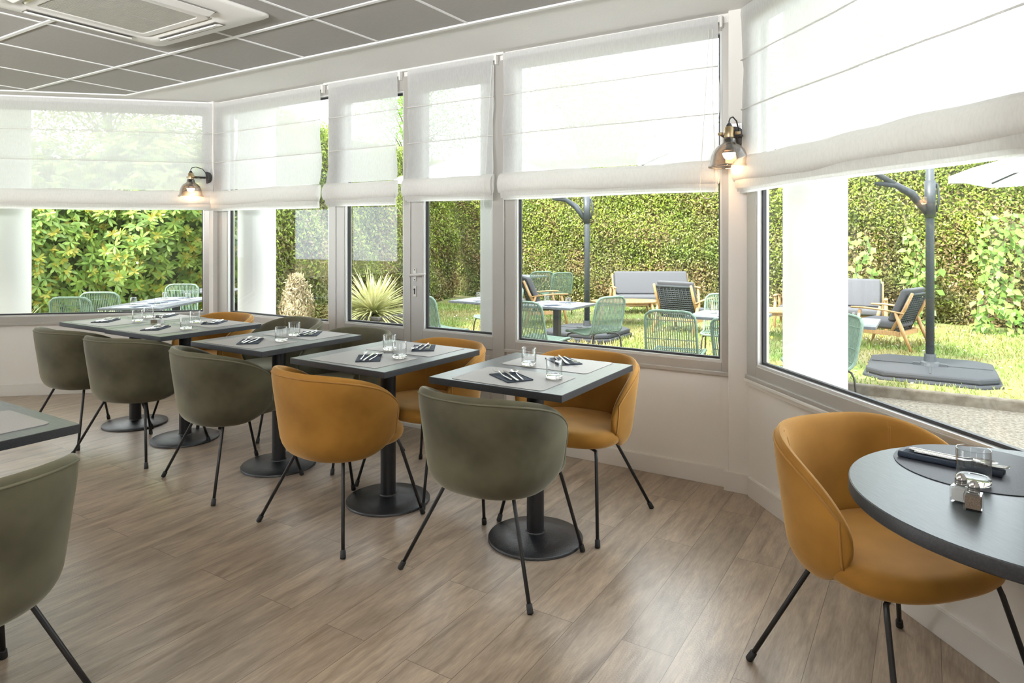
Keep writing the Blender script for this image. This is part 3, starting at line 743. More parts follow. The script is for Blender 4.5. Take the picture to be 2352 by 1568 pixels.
# ------------------------------------------------------------------ dining tables
TZ = .75
def pedestal(e, r=.212):
    m = MB(); m.lathe([(0, .001), (r, .001), (r, .010), (r - .003, .014), (r * .55, .022), (.055, .030), (.044, .034), (.042, .040), (0, .040)], 64); b = smooth_by_angle(m.build('base', 'cast', e), 50)
    m = MB(); m.lathe([(0, .036), (.0385, .036), (.0385, .70), (0, .70)], 36); smooth_by_angle(m.build('column', 'black', e))
    m = MB(); m.box(-.16, .16, -.025, .025, .700, .7205); m.box(-.025, .025, -.16, .16, .700, .7205); m.build('support_bracket', 'black', e)
def table(w=.64, d=.71):
    e = empty('dining_table'); e['category'] = 'table'
    m = MB(); m.box(-w / 2, w / 2, -d / 2, d / 2, TZ - .0285, TZ - .0012); m.add([], [])
    t = m.build('tabletop', 'edge', e, bevel=.0012)
    m = MB(); m.box(-w / 2 + .0008, w / 2 - .0008, -d / 2 + .0008, d / 2 - .0008, TZ - .0012, TZ); m.build('laminate', 'top', t)
    pedestal(e); return e
G_T = 'square pedestal tables in the dining room'
T1 = table(); T1.location = (-1.49, 2.578, 0); T1['label'] = 'nearest square dark table, in front of the broad window, with two place settings'; T1['group'] = G_T
T2 = dup(T1, (-2.345, 2.552, 0), R(-1.5), 'second square dark table from the right, behind the mustard chair turned away')
T3 = dup(T1, (-3.255, 2.603, 0), R(-.5), 'third square dark table, between olive chairs, before the narrow window')
T4 = dup(T1, (-4.212, 2.613, 0), R(0), 'right half of the joined pair of dark tables, carrying salt and pepper')
T5 = dup(T1, (-4.858, 2.632, 0), R(0), 'left half of the joined pair of dark tables near the left wall')
T6 = dup(T1, (-2.65, .75, 0), R(90), 'dark table corner cropped at the left edge, lower than mid frame')
RZ = .775; KR = .958
def round_table():
    e = empty('round_table', (.230, 1.831, 0), R(-138)); tag(e, 'round dark grained pedestal table at the right edge in the foreground', 'table')
    r = .396
    m = MB(); m.lathe([(0, RZ - .032), (r - .003, RZ - .032), (r, RZ - .029), (r, RZ - .0025), (r - .001, RZ - .0012), (0, RZ - .0012)], 128); t = smooth_by_angle(m.build('tabletop', 'edge', e))
    m = MB(); m.lathe([(0, RZ - .0012), (r - .002, RZ - .0012), (r - .003, RZ), (0, RZ)], 128); m.build('laminate', 'top_round', t)
    m = MB(); m.lathe([(0, .001), (.25, .001), (.25, .010), (.245, .015), (.06, .032), (.052, .042), (0, .042)], 64); smooth_by_angle(m.build('base', 'cast', e), 50)
    m = MB(); m.lathe([(0, .038), (.050, .038), (.050, .723), (0, .723)], 40); smooth_by_angle(m.build('column', 'black', e))
    m = MB(); m.box(-.22, .22, -.025, .025, .7235, RZ - .0325); m.box(-.025, .025, -.22, .22, .7235, RZ - .033); m.build('support_bracket', 'black', e)
round_table()

# ------------------------------------------------------------------ table settings
def rrpoly(w, d, r, n=5):
    P = []
    for cx_, cy_, a0 in ((w / 2 - r, d / 2 - r, 0), (-w / 2 + r, d / 2 - r, 90), (-w / 2 + r, -d / 2 + r, 180), (w / 2 - r, -d / 2 + r, 270)):
        for k in range(n + 1): a = R(a0 + 90 * k / n); P.append((cx_ + cos(a) * r, cy_ + sin(a) * r))
    return P
pm = MB().prism(rrpoly(.445, .305, .022), 0, .0018).build('placemat', 'mat')
pm['category'] = 'placemat'; G_P = 'taupe placemats on the square tables'
def napkin():
    m = MB()
    def f(u, v):
        x = (u - .5) * .19; y = (v - .5) * .115; return (x, y, .0035 + .0015 * sin(u * 5) * sin(v * 3.1))
    a = MB().grid(f, 10, 6); m.add(a.v, a.f)
    m.box(-.094, .094, -.057, .057, 0, .0022); m.box(-.095, .093, -.0565, .056, .0024, .0032)
    m.tube([(-.094, -.057, .003), (.094, -.057, .003)], .0027, 8)
    return m.build('napkin', 'napkin')
def fork():
    m = MB(); z = lambda x: .004 + (.010 * max(0, (x - .03) / .06) if x > .03 else 0)
    m.tube([(-.10, 0, .004), (-.095, 0, .004), (-.02, 0, .0035), (.01, 0, .006), (.03, 0, .010)], [.0035, .0045, .0040, .0026, .0030], 8, flat=(1, .7))
    m.add([(.025, -.004, .009), (.025, .004, .009), (.045, .0105, .010), (.055, .0115, .009), (.055, -.0115, .009), (.045, -.0105, .010),
           (.025, -.004, .0105), (.025, .004, .0105), (.045, .0105, .0115), (.055, .0115, .0105), (.055, -.0115, .0105), (.045, -.0105, .0115)],
          [(0, 1, 2, 5), (5, 2, 3, 4), (6, 11, 8, 7), (11, 10, 9, 8), (0, 5, 11, 6), (5, 4, 10, 11), (1, 7, 8, 2), (2, 8, 9, 3)])
    for k in range(4):
        y = -.0095 + .00633 * k; m.tube([(.052, y, .010), (.075, y, .0085), (.092, y * .95, .010), (.100, y * .93, .0125)], [.0017, .0015, .0013, .0006], 6)
    return m.build('fork', 'metal', smooth=True)
def knife():
    m = MB(); m.tube([(-.105, 0, .005), (-.10, 0, .0055), (-.02, 0, .005), (.0, 0, .0048)], [.0035, .0050, .0046, .0030], 8, flat=(1, .7))
    P = [(.0, -.004), (.03, -.006), (.075, -.0085), (.098, -.006), (.108, .002), (.105, .006), (.07, .006), (0, .004)]
    m.prism(P, .0040, .0054); return m.build('knife', 'metal', smooth=False)
def spoon():
    m = MB(); m.tube([(-.095, 0, .004), (-.09, 0, .0045), (-.02, 0, .004), (.02, 0, .006), (.042, 0, .009)], [.003, .0042, .0038, .0024, .0028], 8, flat=(1, .7))
    def f(u, v):
        a = 2 * pi * u; r = v; x = .066 + cos(a) * .028 * r; y = sin(a) * .0175 * r * (1 - .12 * cos(a)); return (x, y, .003 + .0065 * r * r)
    q = MB().grid(f, 24, 6); m.add(q.v, q.f); q2 = MB().grid(lambda u, v: (f(u, v)[0], f(u, v)[1], f(u, v)[2] - .0008), 24, 6); m.add(q2.v, [t[::-1] for t in q2.f])
    return m.build('spoon', 'metal', smooth=True)
def tumbler():
    m = MB(); r = .0345
    m.lathe([(r - .0005, .016), (r, .020), (r, .080), (r - .0008, .0815), (r - .0018, .080), (r - .0022, .016)], 48, mi=0)
    m.f = [f for f in m.f if len(f) == 4]; m.mi = [0] * len(m.f)
    m.lathe([(0, .0), (r - .004, .0), (r - .001, .003), (r, .006), (r, .0165), (r - .004, .0150), (r - .010, .0135), (.0, .0125)], 48, mi=1)
    return m.build('drinking_glass', ['thin', 'glass'], smooth=True)
nap0, fork0, knife0, spoon0, glass0 = napkin(), fork(), knife(), spoon(), tumbler()
for o, c, g in ((nap0, 'napkin', 'navy napkins under the cutlery'), (fork0, 'fork', 'forks on the napkins'), (knife0, 'knife', 'knives on the napkins'), (spoon0, 'spoon', 'spoons on the napkins'), (glass0, 'drinking glass', 'tumblers on the dining tables')):
    o['category'] = c; o['group'] = g
first = {}
def put(src, loc, rz, label, rx=0):
    if src.name not in first: first[src.name] = 1; o = src; o.location = loc; o.rotation_euler = (rx, 0, rz); o['label'] = label
    else:
        o = src.copy(); C.objects.link(o); o.location = loc; o.rotation_euler = (rx, 0, rz); o['label'] = label
    return o
names = {'T1': 'nearest square table', 'T2': 'second square table', 'T3': 'third square table', 'T4': 'right half of the joined tables', 'T5': 'left half of the joined tables'}
sets = [  # table, side, placemat xy, napkin xy, heading of the tines
 ('T1', 'room side', (-1.488, 2.392), (-1.500, 2.385), 140), ('T1', 'window side', (-1.484, 2.775), (-1.478, 2.826), -48),
 ('T2', 'room side', (-2.345, 2.380), (-2.325, 2.393), 122), ('T2', 'window side', (-2.320, 2.735), (-2.285, 2.765), -62),
 ('T3', 'room side', (-3.262, 2.420), (-3.268, 2.418), 125), ('T3', 'window side', (-3.240, 2.790), (-3.215, 2.803), -60),
 ('T4', 'room side', (-4.222, 2.425), (-4.262, 2.440), 120), ('T4', 'window side', (-4.215, 2.808), (-4.205, 2.825), -62),
 ('T5', 'room side', (-4.870, 2.455), (-4.945, 2.472), 122), ('T5', 'window side', (-4.850, 2.835), (-4.872, 2.865), -64)]
pm['group'] = G_P
for t, sd, pxy, nxy, hd in sets:
    nm = names[t]; a = R(hd)
    put(pm, (pxy[0], pxy[1], TZ + .0003), 0, 'taupe rectangular placemat on the %s of the %s' % (sd, nm))
    napa = put(nap0, (nxy[0], nxy[1], TZ + .0024), a + R(8), 'navy folded napkin on the %s of the %s' % (sd, nm))
    z = TZ + .0068; ux, uy = cos(a), sin(a); px, py = -uy, ux
    for src, off, sh, da, nn in ((fork0, .030, .018, 4, 'fork'), (knife0, .0, -.004, -2, 'table knife'), (spoon0, -.032, .0, -6, 'spoon')):
        put(src, (nxy[0] + px * off + ux * sh, nxy[1] + py * off + uy * sh, z), a + R(da), 'steel %s on the napkin, %s of the %s' % (nn, sd, nm))
gl = [(-1.569, 2.655, .0003 + .0, 'T1', 'drinking glass farther from the camera on the nearest square table'), (-1.334, 2.466, 0, 'T1', 'drinking glass on the nearer placemat corner of the nearest square table'),
      (-2.400, 2.622, 0, 'T2', 'taller-looking left drinking glass on the second square table'), (-2.200, 2.475, 0, 'T2', 'right drinking glass on the second square table, toward the room'),
      (-3.130, 2.520, 0, 'T3', 'front drinking glass on the third square table'), (-3.235, 2.700, 0, 'T3', 'rear drinking glass on the third square table'),
      (-4.055, 2.520, 0, 'T4', 'front right drinking glass on the joined tables'), (-4.31, 2.745, 0, 'T4', 'rear right drinking glass on the joined tables, half hidden by the front one'),
      (-4.715, 2.570, 0, 'T5', 'front left drinking glass on the joined tables, left of the shakers'), (-4.86, 2.730, 0, 'T5', 'rear left drinking glass on the joined tables, behind its neighbour')]
for x, y, dz, t, lab in gl: put(glass0, (x, y, TZ + .0026), random.random() * 3, lab)
# cropped table at the left
put(pm, (-2.53, .80, TZ + .0003), R(90), 'taupe placemat on the cropped table at the left edge')
# round table setting
mm = MB(); mm.lathe([(0, 0), (.184, 0), (.1845, .0009), (.184, .0018), (0, .0018)], 96)
rp_ = mm.build('placemat', 'mat_dark'); rp_.location = (.107, 2.007, RZ + .0003); tag(rp_, 'round dark slate placemat on the round table', 'placemat')
a = R(-14); c0 = (.046, 1.993)
# rolled napkin
m = MB(); m.box(-.108, .108, -.022, .030, 0, .006); m.tube([(-.110, -.022, .0075), (.110, -.022, .0075)], .0072, 14)
m.grid(lambda u, v: ((u - .5) * .214, -.020 + v * .052, .008 + .001 * sin(u * 9)), 10, 3)
o = m.build('napkin', 'napkin', smooth=True, bevel=0); o.location = (c0[0], c0[1], RZ + .0024); o.rotation_euler = (0, 0, a); tag(o, 'dark navy napkin folded into a long roll on the round table', 'napkin', 'navy napkins under the cutlery')
for src, off, sh, nn in ((fork0, .004, .02, 'fork'), (knife0, .017, .01, 'table knife'), (spoon0, .029, .0, 'spoon')):
    put(src, (c0[0] - sin(a) * off + cos(a) * sh, c0[1] + cos(a) * off + sin(a) * sh, RZ + .0115), a, 'steel %s lying on the rolled napkin of the round table' % nn)
put(glass0, (.088, 1.863, RZ + .0026), 0, 'clear drinking glass in front of the rolled napkin on the round table')
def shaker(kind):
    e = empty('salt_shaker' if kind == 'salt' else 'pepper_shaker'); e['category'] = 'shaker'
    m = MB(); m.box(-.0165, .0165, -.0165, .0165, 0, .034); m.box(-.011, .011, -.011, .011, .034, .0375); m.build('glass_body', 'thin', e, bevel=.0015)
    m = MB(); m.box(-.0135, .0135, -.0135, .0135, .004, .028); m.build('contents', kind, e)
    m = MB(); m.lathe([(0, .037), (.0115, .037), (.0118, .040), (.0108, .0415), (.0118, .043), (.0108, .0445), (.0115, .046), (.010, .053), (.0065, .059), (.0, .0615)], 24); m.build('cap', 'metal', e, smooth=True)
    return e
s1 = shaker('salt'); s1.location = (.059, 1.732, RZ + .0003); s1.rotation_euler = (0, 0, R(-18)); tag(s1, 'glass salt shaker with white salt on the round table', None, 'shakers')
p1 = shaker('pepper'); p1.location = (.080, 1.696, RZ + .0003); p1.rotation_euler = (0, 0, R(-8)); tag(p1, 'glass pepper shaker with brown pepper on the round table', None, 'shakers')
dup(s1, (-4.475, 2.600, TZ + .0003), R(10), 'small salt shaker in the middle of the joined tables')
dup(p1, (-4.510, 2.570, TZ + .0003), R(20), 'small pepper shaker in the middle of the joined tables')

# ================================================================== OUTDOORS
G = -.18
# roof slab over the room carrying the overhang
roof = [(-9.2, 2.4), (-6.6, 4.75), (-.2, 4.75), (2.6, 1.8), (2.6, -4.9), (-9.2, -4.9)]
struct(MB().prism(roof, 2.96, 3.15).build('roof', 'soffit'))
# upper fascia closes the space between ceiling and roof
m = MB(); 
for W, L in ((WB, None),): wbox(m, W, -5.45, -.8, -.14, -.02, 2.56, 2.97)
wbox(m, WC, 0, LC, -.14, -.02, 2.56, 2.97); wbox(m, WA, 0, LA, -.14, -.02, 2.56, 2.97); struct(m.build('wall_upper', 'column'))
for x, y, r in ((-.536, 4.03, .165), (-2.72, 4.19, .155), (-5.39, 4.06, .170), (-7.30, 2.78, .175)):
    struct(MB().lathe([(r, G), (r, 2.955)], 64, c=(x, y, 0)).build('column', 'column', smooth=True))
# ground
m = MB(); m.box(-60, 40, -25, 60, G - .3, G - .02); struct(m.build('ground', 'grass'))
m = MB(); m.box(-9.0, 12, 3.0, 7.26, G - .1, G); m.box(-7.5, 12, -12, 3.0, G - .1, G - .001); struct(m.build('terrace', 'gravel'))
m = MB(); m.box(-9.0, 12, 7.262, 7.34, G - .1, G + .10); struct(m.build('kerb', 'kerb', bevel=.015))
n_ = 120
m = MB(); m.grid(lambda u, v: (-30 + 45 * u, 7.34 + 8 * v, G + .02 + .03 * sin(u * 31) * sin(v * 9)), 40, 14); m.grid(lambda u, v: (-20 + 11 * u, -4 + 11.4 * v, G + .0), 20, 14); struct(m.build('lawn', 'grass'))
# grass blades
def lawn_points(n):
    D = 6.0 + rng.random(n) ** .85 * 10; px = rng.uniform(-.45, 1.15, n)
    e = np.array([cos(YAW), sin(YAW)]); f_ = np.array([-sin(YAW), cos(YAW)])
    P = (px * D)[:, None] * e + D[:, None] * f_; P = P[(P[:, 1] > 7.36) & (P[:, 1] < 13.4) & (P[:, 0] > -7.3 - .328 * (P[:, 1] - 5.62))]; return P
P2 = lawn_points(125000); n = len(P2); hgt = rng.uniform(.02, .075, n); ang = rng.uniform(0, 2 * pi, n); wd = rng.uniform(.004, .010, n)
B = np.c_[P2, np.full(n, G + .01)]; side = np.c_[np.cos(ang), np.sin(ang), np.zeros(n)] * wd[:, None]; lean = np.c_[rng.normal(0, .02, (n, 2)), hgt]
V = np.stack([B - side, B + side, B + side * .3 + lean, B - side * .3 + lean], 1).reshape(-1, 3)
tag(np_mesh('grass', V, np.arange(4 * n).reshape(n, 4), 'blade'), 'sunlit green and straw coloured lawn grass beyond the kerb', 'grass', kind='stuff')
def flowers(name, n, r, m_, lab, hz, near=False):
    P = lawn_points(n)
    if near: P = P[(P[:, 1] < 10.6)]
    n = len(P); z = G + hz * rng.uniform(.5, 1.2, n); V = []; F = []
    k = np.arange(6) * pi / 3
    ring = np.stack([np.cos(k), np.sin(k), np.zeros(6)], 1) * r
    tilt = rng.normal(0, .3, (n, 2))
    for i in range(n):
        c = np.array([P[i, 0], P[i, 1], z[i]]); q = ring.copy(); q[:, 2] = q[:, 0] * tilt[i, 0] + q[:, 1] * tilt[i, 1] + .002; V.append(c + q)
    V = np.concatenate(V); F = np.arange(6 * n).reshape(n, 6)
    tag(np_mesh(name, V, F, m_), lab, 'flowers', kind='stuff')
flowers('daisies', 1500, .013, 'daisy', 'tiny white daisies sprinkled over the lawn', .05)
flowers('dandelions', 420, .018, 'dandelion', 'small yellow dandelion flowers over the lawn', .10)

# hedges
def hedge(name, x0, x1, y, h, n, lab, depth=.7, loc=(0, 0, 0), rz=0):
    e = empty(name, loc, rz); tag(e, lab, 'hedge')
    def bulge(X, Z): return .10 * np.sin(X * 1.7) + .07 * np.sin(X * 3.9 + Z * 2) + .05 * np.sin(Z * 5 + X)
    nx, nz = int((x1 - x0) * 3), 14; xs = np.linspace(x0, x1, nx); zs = np.linspace(G - .05, h, nz); X, Z = np.meshgrid(xs, zs); Y = y + .12 - bulge(X, Z)
    V = np.stack([X, Y, Z], -1).reshape(-1, 3); ii = np.arange(nz * nx).reshape(nz, nx); F = np.stack([ii[:-1, :-1], ii[:-1, 1:], ii[1:, 1:], ii[1:, :-1]], -1).reshape(-1, 4)
    Yt = np.full(nx, y + depth + .2); Vb = np.concatenate([np.stack([xs, y + .12 - bulge(xs, h), np.full(nx, h)], 1), np.stack([xs, Yt, np.full(nx, h)], 1)])
    off = len(V); jj = np.arange(nx - 1); F = np.concatenate([F, np.stack([jj + off, jj + 1 + off, jj + 1 + nx + off, jj + nx + off], 1)]); V = np.concatenate([V, Vb])
    np_mesh('branches', V, F, 'hedge_core', parent=e)
    e_ = 1 / (1 + np.exp(0))
    xx = rng.uniform(x0, x1, n); zz = rng.uniform(G, h + .06, n) ; yy = y - bulge(xx, zz) - rng.random(n) * .10 + .06
    P = np.c_[xx, yy, zz]; s = rng.uniform(.045, .085, n); V, F = leaf_cards(P, np.tile([0, -1, .35], (n, 1)), s, .42, .75)
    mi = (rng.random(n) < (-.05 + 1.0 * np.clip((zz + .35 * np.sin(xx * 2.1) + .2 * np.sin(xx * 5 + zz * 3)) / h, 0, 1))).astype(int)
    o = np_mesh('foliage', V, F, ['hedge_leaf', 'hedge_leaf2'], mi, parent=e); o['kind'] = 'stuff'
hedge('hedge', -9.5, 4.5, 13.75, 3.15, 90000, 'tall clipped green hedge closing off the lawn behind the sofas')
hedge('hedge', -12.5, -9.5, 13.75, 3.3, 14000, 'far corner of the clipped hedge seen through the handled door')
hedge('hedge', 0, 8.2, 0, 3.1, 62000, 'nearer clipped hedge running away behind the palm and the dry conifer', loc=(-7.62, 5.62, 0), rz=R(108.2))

# rhododendron bank to the left
def rhodo(name, cx_, cy_, rx, ry, rz_, nclu, lab, young=.35):
    e = empty(name, (cx_, cy_, G)); tag(e, lab, 'shrub', 'shrubs outside the left windows')
    m = MB(); m.lathe([(0, 0)] + [(rx * .80 * sin(a), rz_ * .93 * (1 - cos(a)) / 2 * 1.0) for a in np.linspace(.4, pi, 9)], 20, sx=1, sy=ry / rx); m.build('branches', 'rhodo_core', e)
    k = nclu; th = rng.uniform(0, 2 * pi, k); ph = np.arccos(rng.uniform(-.75, 1, k)); rr = rng.uniform(.86, 1.06, k) * (1 + .10 * np.sin(th * 5) * np.sin(ph * 4))
    d = np.stack([np.sin(ph) * np.cos(th), np.sin(ph) * np.sin(th), np.cos(ph)], 1)
    c = d * np.array([rx, ry, rz_ * .5]) * rr[:, None] + np.array([0, 0, rz_ * .5])
    ax = d / np.array([rx, ry, rz_ * .5]); ax /= np.linalg.norm(ax, axis=1)[:, None]; ax[:, 2] += .55; ax += rng.normal(0, .25, ax.shape); ax /= np.linalg.norm(ax, axis=1)[:, None]
    VV, FF, MI = [], [], []; off = 0
    yf = rng.random(k) < young
    for lay, (nl, up, ln, wdt) in enumerate(((9, .18, .135, .040), (8, .7, .092, .030))):
        for q in range(nl):
            a = rng.uniform(0, 2 * pi) + 2 * pi * q / nl + rng.normal(0, .2, k)
            t0 = np.cross(ax, np.array([.3, .2, .9])); t0 /= np.linalg.norm(t0, axis=1)[:, None]; t1 = np.cross(ax, t0)
            out = t0 * np.cos(a)[:, None] + t1 * np.sin(a)[:, None]
            L = ln * rng.uniform(.75, 1.25, k)[:, None]; dirn = out + ax * (up + rng.normal(0, .15, k))[:, None]; dirn /= np.linalg.norm(dirn, axis=1)[:, None]
            sd = np.cross(dirn, ax); sd /= np.linalg.norm(sd, axis=1)[:, None] + 1e-9
            b0 = c; m1 = c + dirn * L * .35; m2 = c + dirn * L * .72 - ax * L * .06; tp = c + dirn * L - ax * L * .16
            W_ = wdt * .5
            V = np.stack([b0, m1 + sd * W_ * .8, m2 + sd * W_, tp, m2 - sd * W_, m1 - sd * W_ * .8], 1).reshape(-1, 3)
            F = (np.arange(k) * 6)[:, None] + np.array([[0, 1, 2, 3, 4, 5]])
            sel = slice(None)
            if lay == 1:
                V = V.reshape(k, 6, 3)[yf].reshape(-1, 3); F = (np.arange(yf.sum()) * 6)[:, None] + np.array([[0, 1, 2, 3, 4, 5]])
            VV.append(V); FF.append(F + off); MI.append(np.full(len(F), lay)); off += len(V)
    o = np_mesh('foliage', np.concatenate(VV), np.concatenate(FF), ['rhodo', 'rhodo_young'], np.concatenate(MI), parent=e); o['kind'] = 'stuff'
rhodo('rhododendron', -11.2, 6.5, 1.5, 1.5, 3.4, 2400, 'large rhododendron with yellowish shoots behind the terrace tables, right part of the bank', .5)
rhodo('rhododendron', -12.0, 4.9, 1.4, 1.4, 3.0, 2200, 'rhododendron with tufts of yellow shoots in the middle of the left window', .55)
rhodo('rhododendron', -12.2, 3.2, 1.3, 1.3, 2.7, 1500, 'rhododendron at the left end of the bank, beside the white column', .25)
rhodo('rhododendron', -12.2, 8.6, 1.5, 1.3, 2.9, 900, 'rhododendron seen through the window right of the farther wall lamp', .3)

# trees
def tree(x, y, h, cr, n, lab, lean=(0, 0), cz=None, ms='ash', lsz=(.08, .15), trunk=.12):
    e = empty('tree', (x, y, G)); tag(e, lab, 'tree', 'trees around the garden')
    m = MB(); top = Vector((lean[0] * .5, lean[1] * .5, h * .75)); m.tube([(0, 0, 0), (lean[0] * .1, lean[1] * .1, h * .3), tuple(top)], [trunk, trunk * .75, trunk * .35], 10)
    cl = []
    for k in range(26):
        d = Vector(rng.normal(0, 1, 3)).normalized(); c = Vector((lean[0], lean[1], cz or h * .8)) + Vector((d.x * cr, d.y * cr, d.z * cr * .62)) * (rng.random() ** .4); cl.append(c)
        st = top.lerp(Vector((0, 0, h * .4)), rng.random() * .6); m.tube([st, st.lerp(c, .5) + Vector((0, 0, .15)), c], [trunk * .28, trunk * .16, trunk * .05], 6)
    m.build('trunk', 'trunk', e, smooth=True)
    cs = np.array(cl); idx = rng.integers(0, len(cs), n); P = cs[idx] + rng.normal(0, cr * .21, (n, 3))
    V, F = leaf_cards(P, np.tile([0, 0, 1.0], (n, 1)), rng.uniform(lsz[0], lsz[1], n), .42, .8, droop=.9)
    o = np_mesh('foliage', V, F, ms, parent=e); o['kind'] = 'stuff'
tree(-9.5, 19.5, 6.6, 2.3, 9000, 'broad tree beyond the hedge, a pale shape behind the broad middle blind', ms='hedge_leaf2')
tree(-4.2, 21.5, 4.6, 1.8, 4000, 'smaller tree beyond the hedge behind the sofa', ms='hedge_leaf2')
tree(4.4, 11.2, 5.2, 1.8, 8500, 'leafy tree at the right whose branches hang over the lawn', lean=(-.3, .4), cz=3.6)
tree(-2.2, 17.5, 6.4, 1.7, 4500, 'airy tree beyond the hedge, right end of the middle blind', lean=(-.2, -.3))
tree(-13.7, 15.9, 6.6, 1.9, 6000, 'tree whose twigs show in the gap between the two door blinds')
tree(-17.0, 8.6, 6.4, 2.4, 7000, 'tree behind the rhododendrons, a green tint behind the leftmost blind', ms='hedge_leaf2')
tree(4.8, 17.8, 6.6, 2.0, 6000, 'tree outside the right window, above the largest blind')

# climbing vines and other plants
def vine(x, y, h, n, lab, sp=.16):
    e = empty('climbing_vine', (x, y, G)); tag(e, lab, 'vine', 'leafy vines against the hedge')
    m = MB(); stems = []
    for k in range(4):
        ph = rng.random() * 6; top = h * rng.uniform(.6, 1); pts = [(sp * (k - 1.5) * .6 + .10 * sin(j * .8 + ph), rng.normal(0, .03), top * j / 9) for j in range(10)]
        m.tube(pts, .008, 5); stems.append(pts)
    m.build('stem', 'trunk', e)
    P = []
    for q in range(n):
        s = stems[rng.integers(0, 4)]; j = rng.integers(0, 9); t = rng.random(); a, b = np.array(s[j]), np.array(s[j + 1]); P.append(a + (b - a) * t + rng.normal(0, .07, 3))
    P = np.array(P); V, F = leaf_cards(P, np.tile([.3, -1, .5], (len(P), 1)), rng.uniform(.10, .17, len(P)), .62, .35, droop=1.6)
    o = np_mesh('foliage', V, F, 'vine', parent=e); o['kind'] = 'stuff'
vine(.92, 12.7, 2.05, 300, 'tall light green vine climbing right of the parasol pole', .22)
vine(1.65, 12.5, 1.7, 150, 'light green vine farthest to the right against the hedge', .2)
vine(-1.05, 13.2, 1.75, 120, 'thin young vine rising left of the parasol pole behind the sofa', .12)
vine(-.15, 13.2, 2.1, 130, 'thin young vine just left of the dark parasol pole', .12)
def conifer(x, y):
    e = empty('dry_conifer', (x, y, G)); tag(e, 'small dried beige conifer in front of the hedge', 'shrub')
    m = MB(); m.tube([(0, 0, 0), (0, 0, .8)], [.03, .01], 6); m.build('trunk', 'trunk', e)
    n = 3200; z = rng.random(n) ** .9 * 1.0; a = rng.uniform(0, 2 * pi, n); r = .26 * (1 - (z / 1.15) ** 2.2) * rng.random(n) ** .35 * (1 + .35 * np.sin(a * 3 + z * 7))
    P = np.c_[r * np.cos(a), r * np.sin(a), z]; V, F = leaf_cards(P, np.c_[np.cos(a), np.sin(a), np.full(n, .3)], rng.uniform(.04, .08, n), .3, .6, droop=-1.5)
    o = np_mesh('foliage', V, F, 'dry', parent=e); o['kind'] = 'stuff'
conifer(-7.22, 6.05)
def palm(x, y, z0, lab, n=190, L=.55, pot=True):
    e = empty('potted_palm' if pot else 'palm', (x, y, G)); tag(e, lab, 'palm')
    if pot:
        m = MB(); m.add([], [])
        rings = [(.20, .0), (.215, .12), (.235, .40), (.25, .50), (.265, .505), (.265, .545), (.235, .545), (.225, .50)]
        vs = []; fs = []
        for r, z in rings: vs += [(-r * 1.25, -r, z), (r * 1.25, -r, z), (r * 1.25, r, z), (-r * 1.25, r, z)]
        for i in range(len(rings) - 1):
            for k in range(4): fs.append((i * 4 + k, i * 4 + (k + 1) % 4, (i + 1) * 4 + (k + 1) % 4, (i + 1) * 4 + k))
        fs.append((3, 2, 1, 0)); fs.append((28, 29, 30, 31)); m.add(vs, fs); m.build('pot', 'pot', e, bevel=.012)
    m = MB()
    for k in range(n):
        a = rng.uniform(0, 2 * pi); el = rng.uniform(-.1, 1.25); l = L * rng.uniform(.65, 1.1); wdt = rng.uniform(.006, .012)
        pts = []
        for j in range(6):
            t = j / 5; rr = l * t * cos(el) * (1 + .1 * t); zz = z0 + .08 + l * t * sin(el) - .30 * l * t * t * cos(el) * (1.2 - el * .4)
            pts.append(Vector((cos(a) * rr, sin(a) * rr, zz)))
        s = Vector((-sin(a), cos(a), 0)); vs = []
        for j, p in enumerate(pts):
            w_ = wdt * (1 - (j / 5) ** 2) * (.5 + 1.0 * min(1, j / 2)) + .0008; vs += [p - s * w_ + Vector((0, 0, w_ * .5)), p, p + s * w_ + Vector((0, 0, w_ * .5))]
        fs = []
        for j in range(5):
            b = j * 3; fs += [(b, b + 1, b + 4, b + 3), (b + 1, b + 2, b + 5, b + 4)]
        m.add(vs, fs)
    m.build('fronds', 'palm', e)
palm(-6.05, 6.30, .46, 'yellow-green fan palm bursting from a dark woven pot outside the glazed door', 420, .66)
palm(-9.75, 3.75, .15, 'low yellowish palm beside the white column in the left window', 90, .6, pot=False)

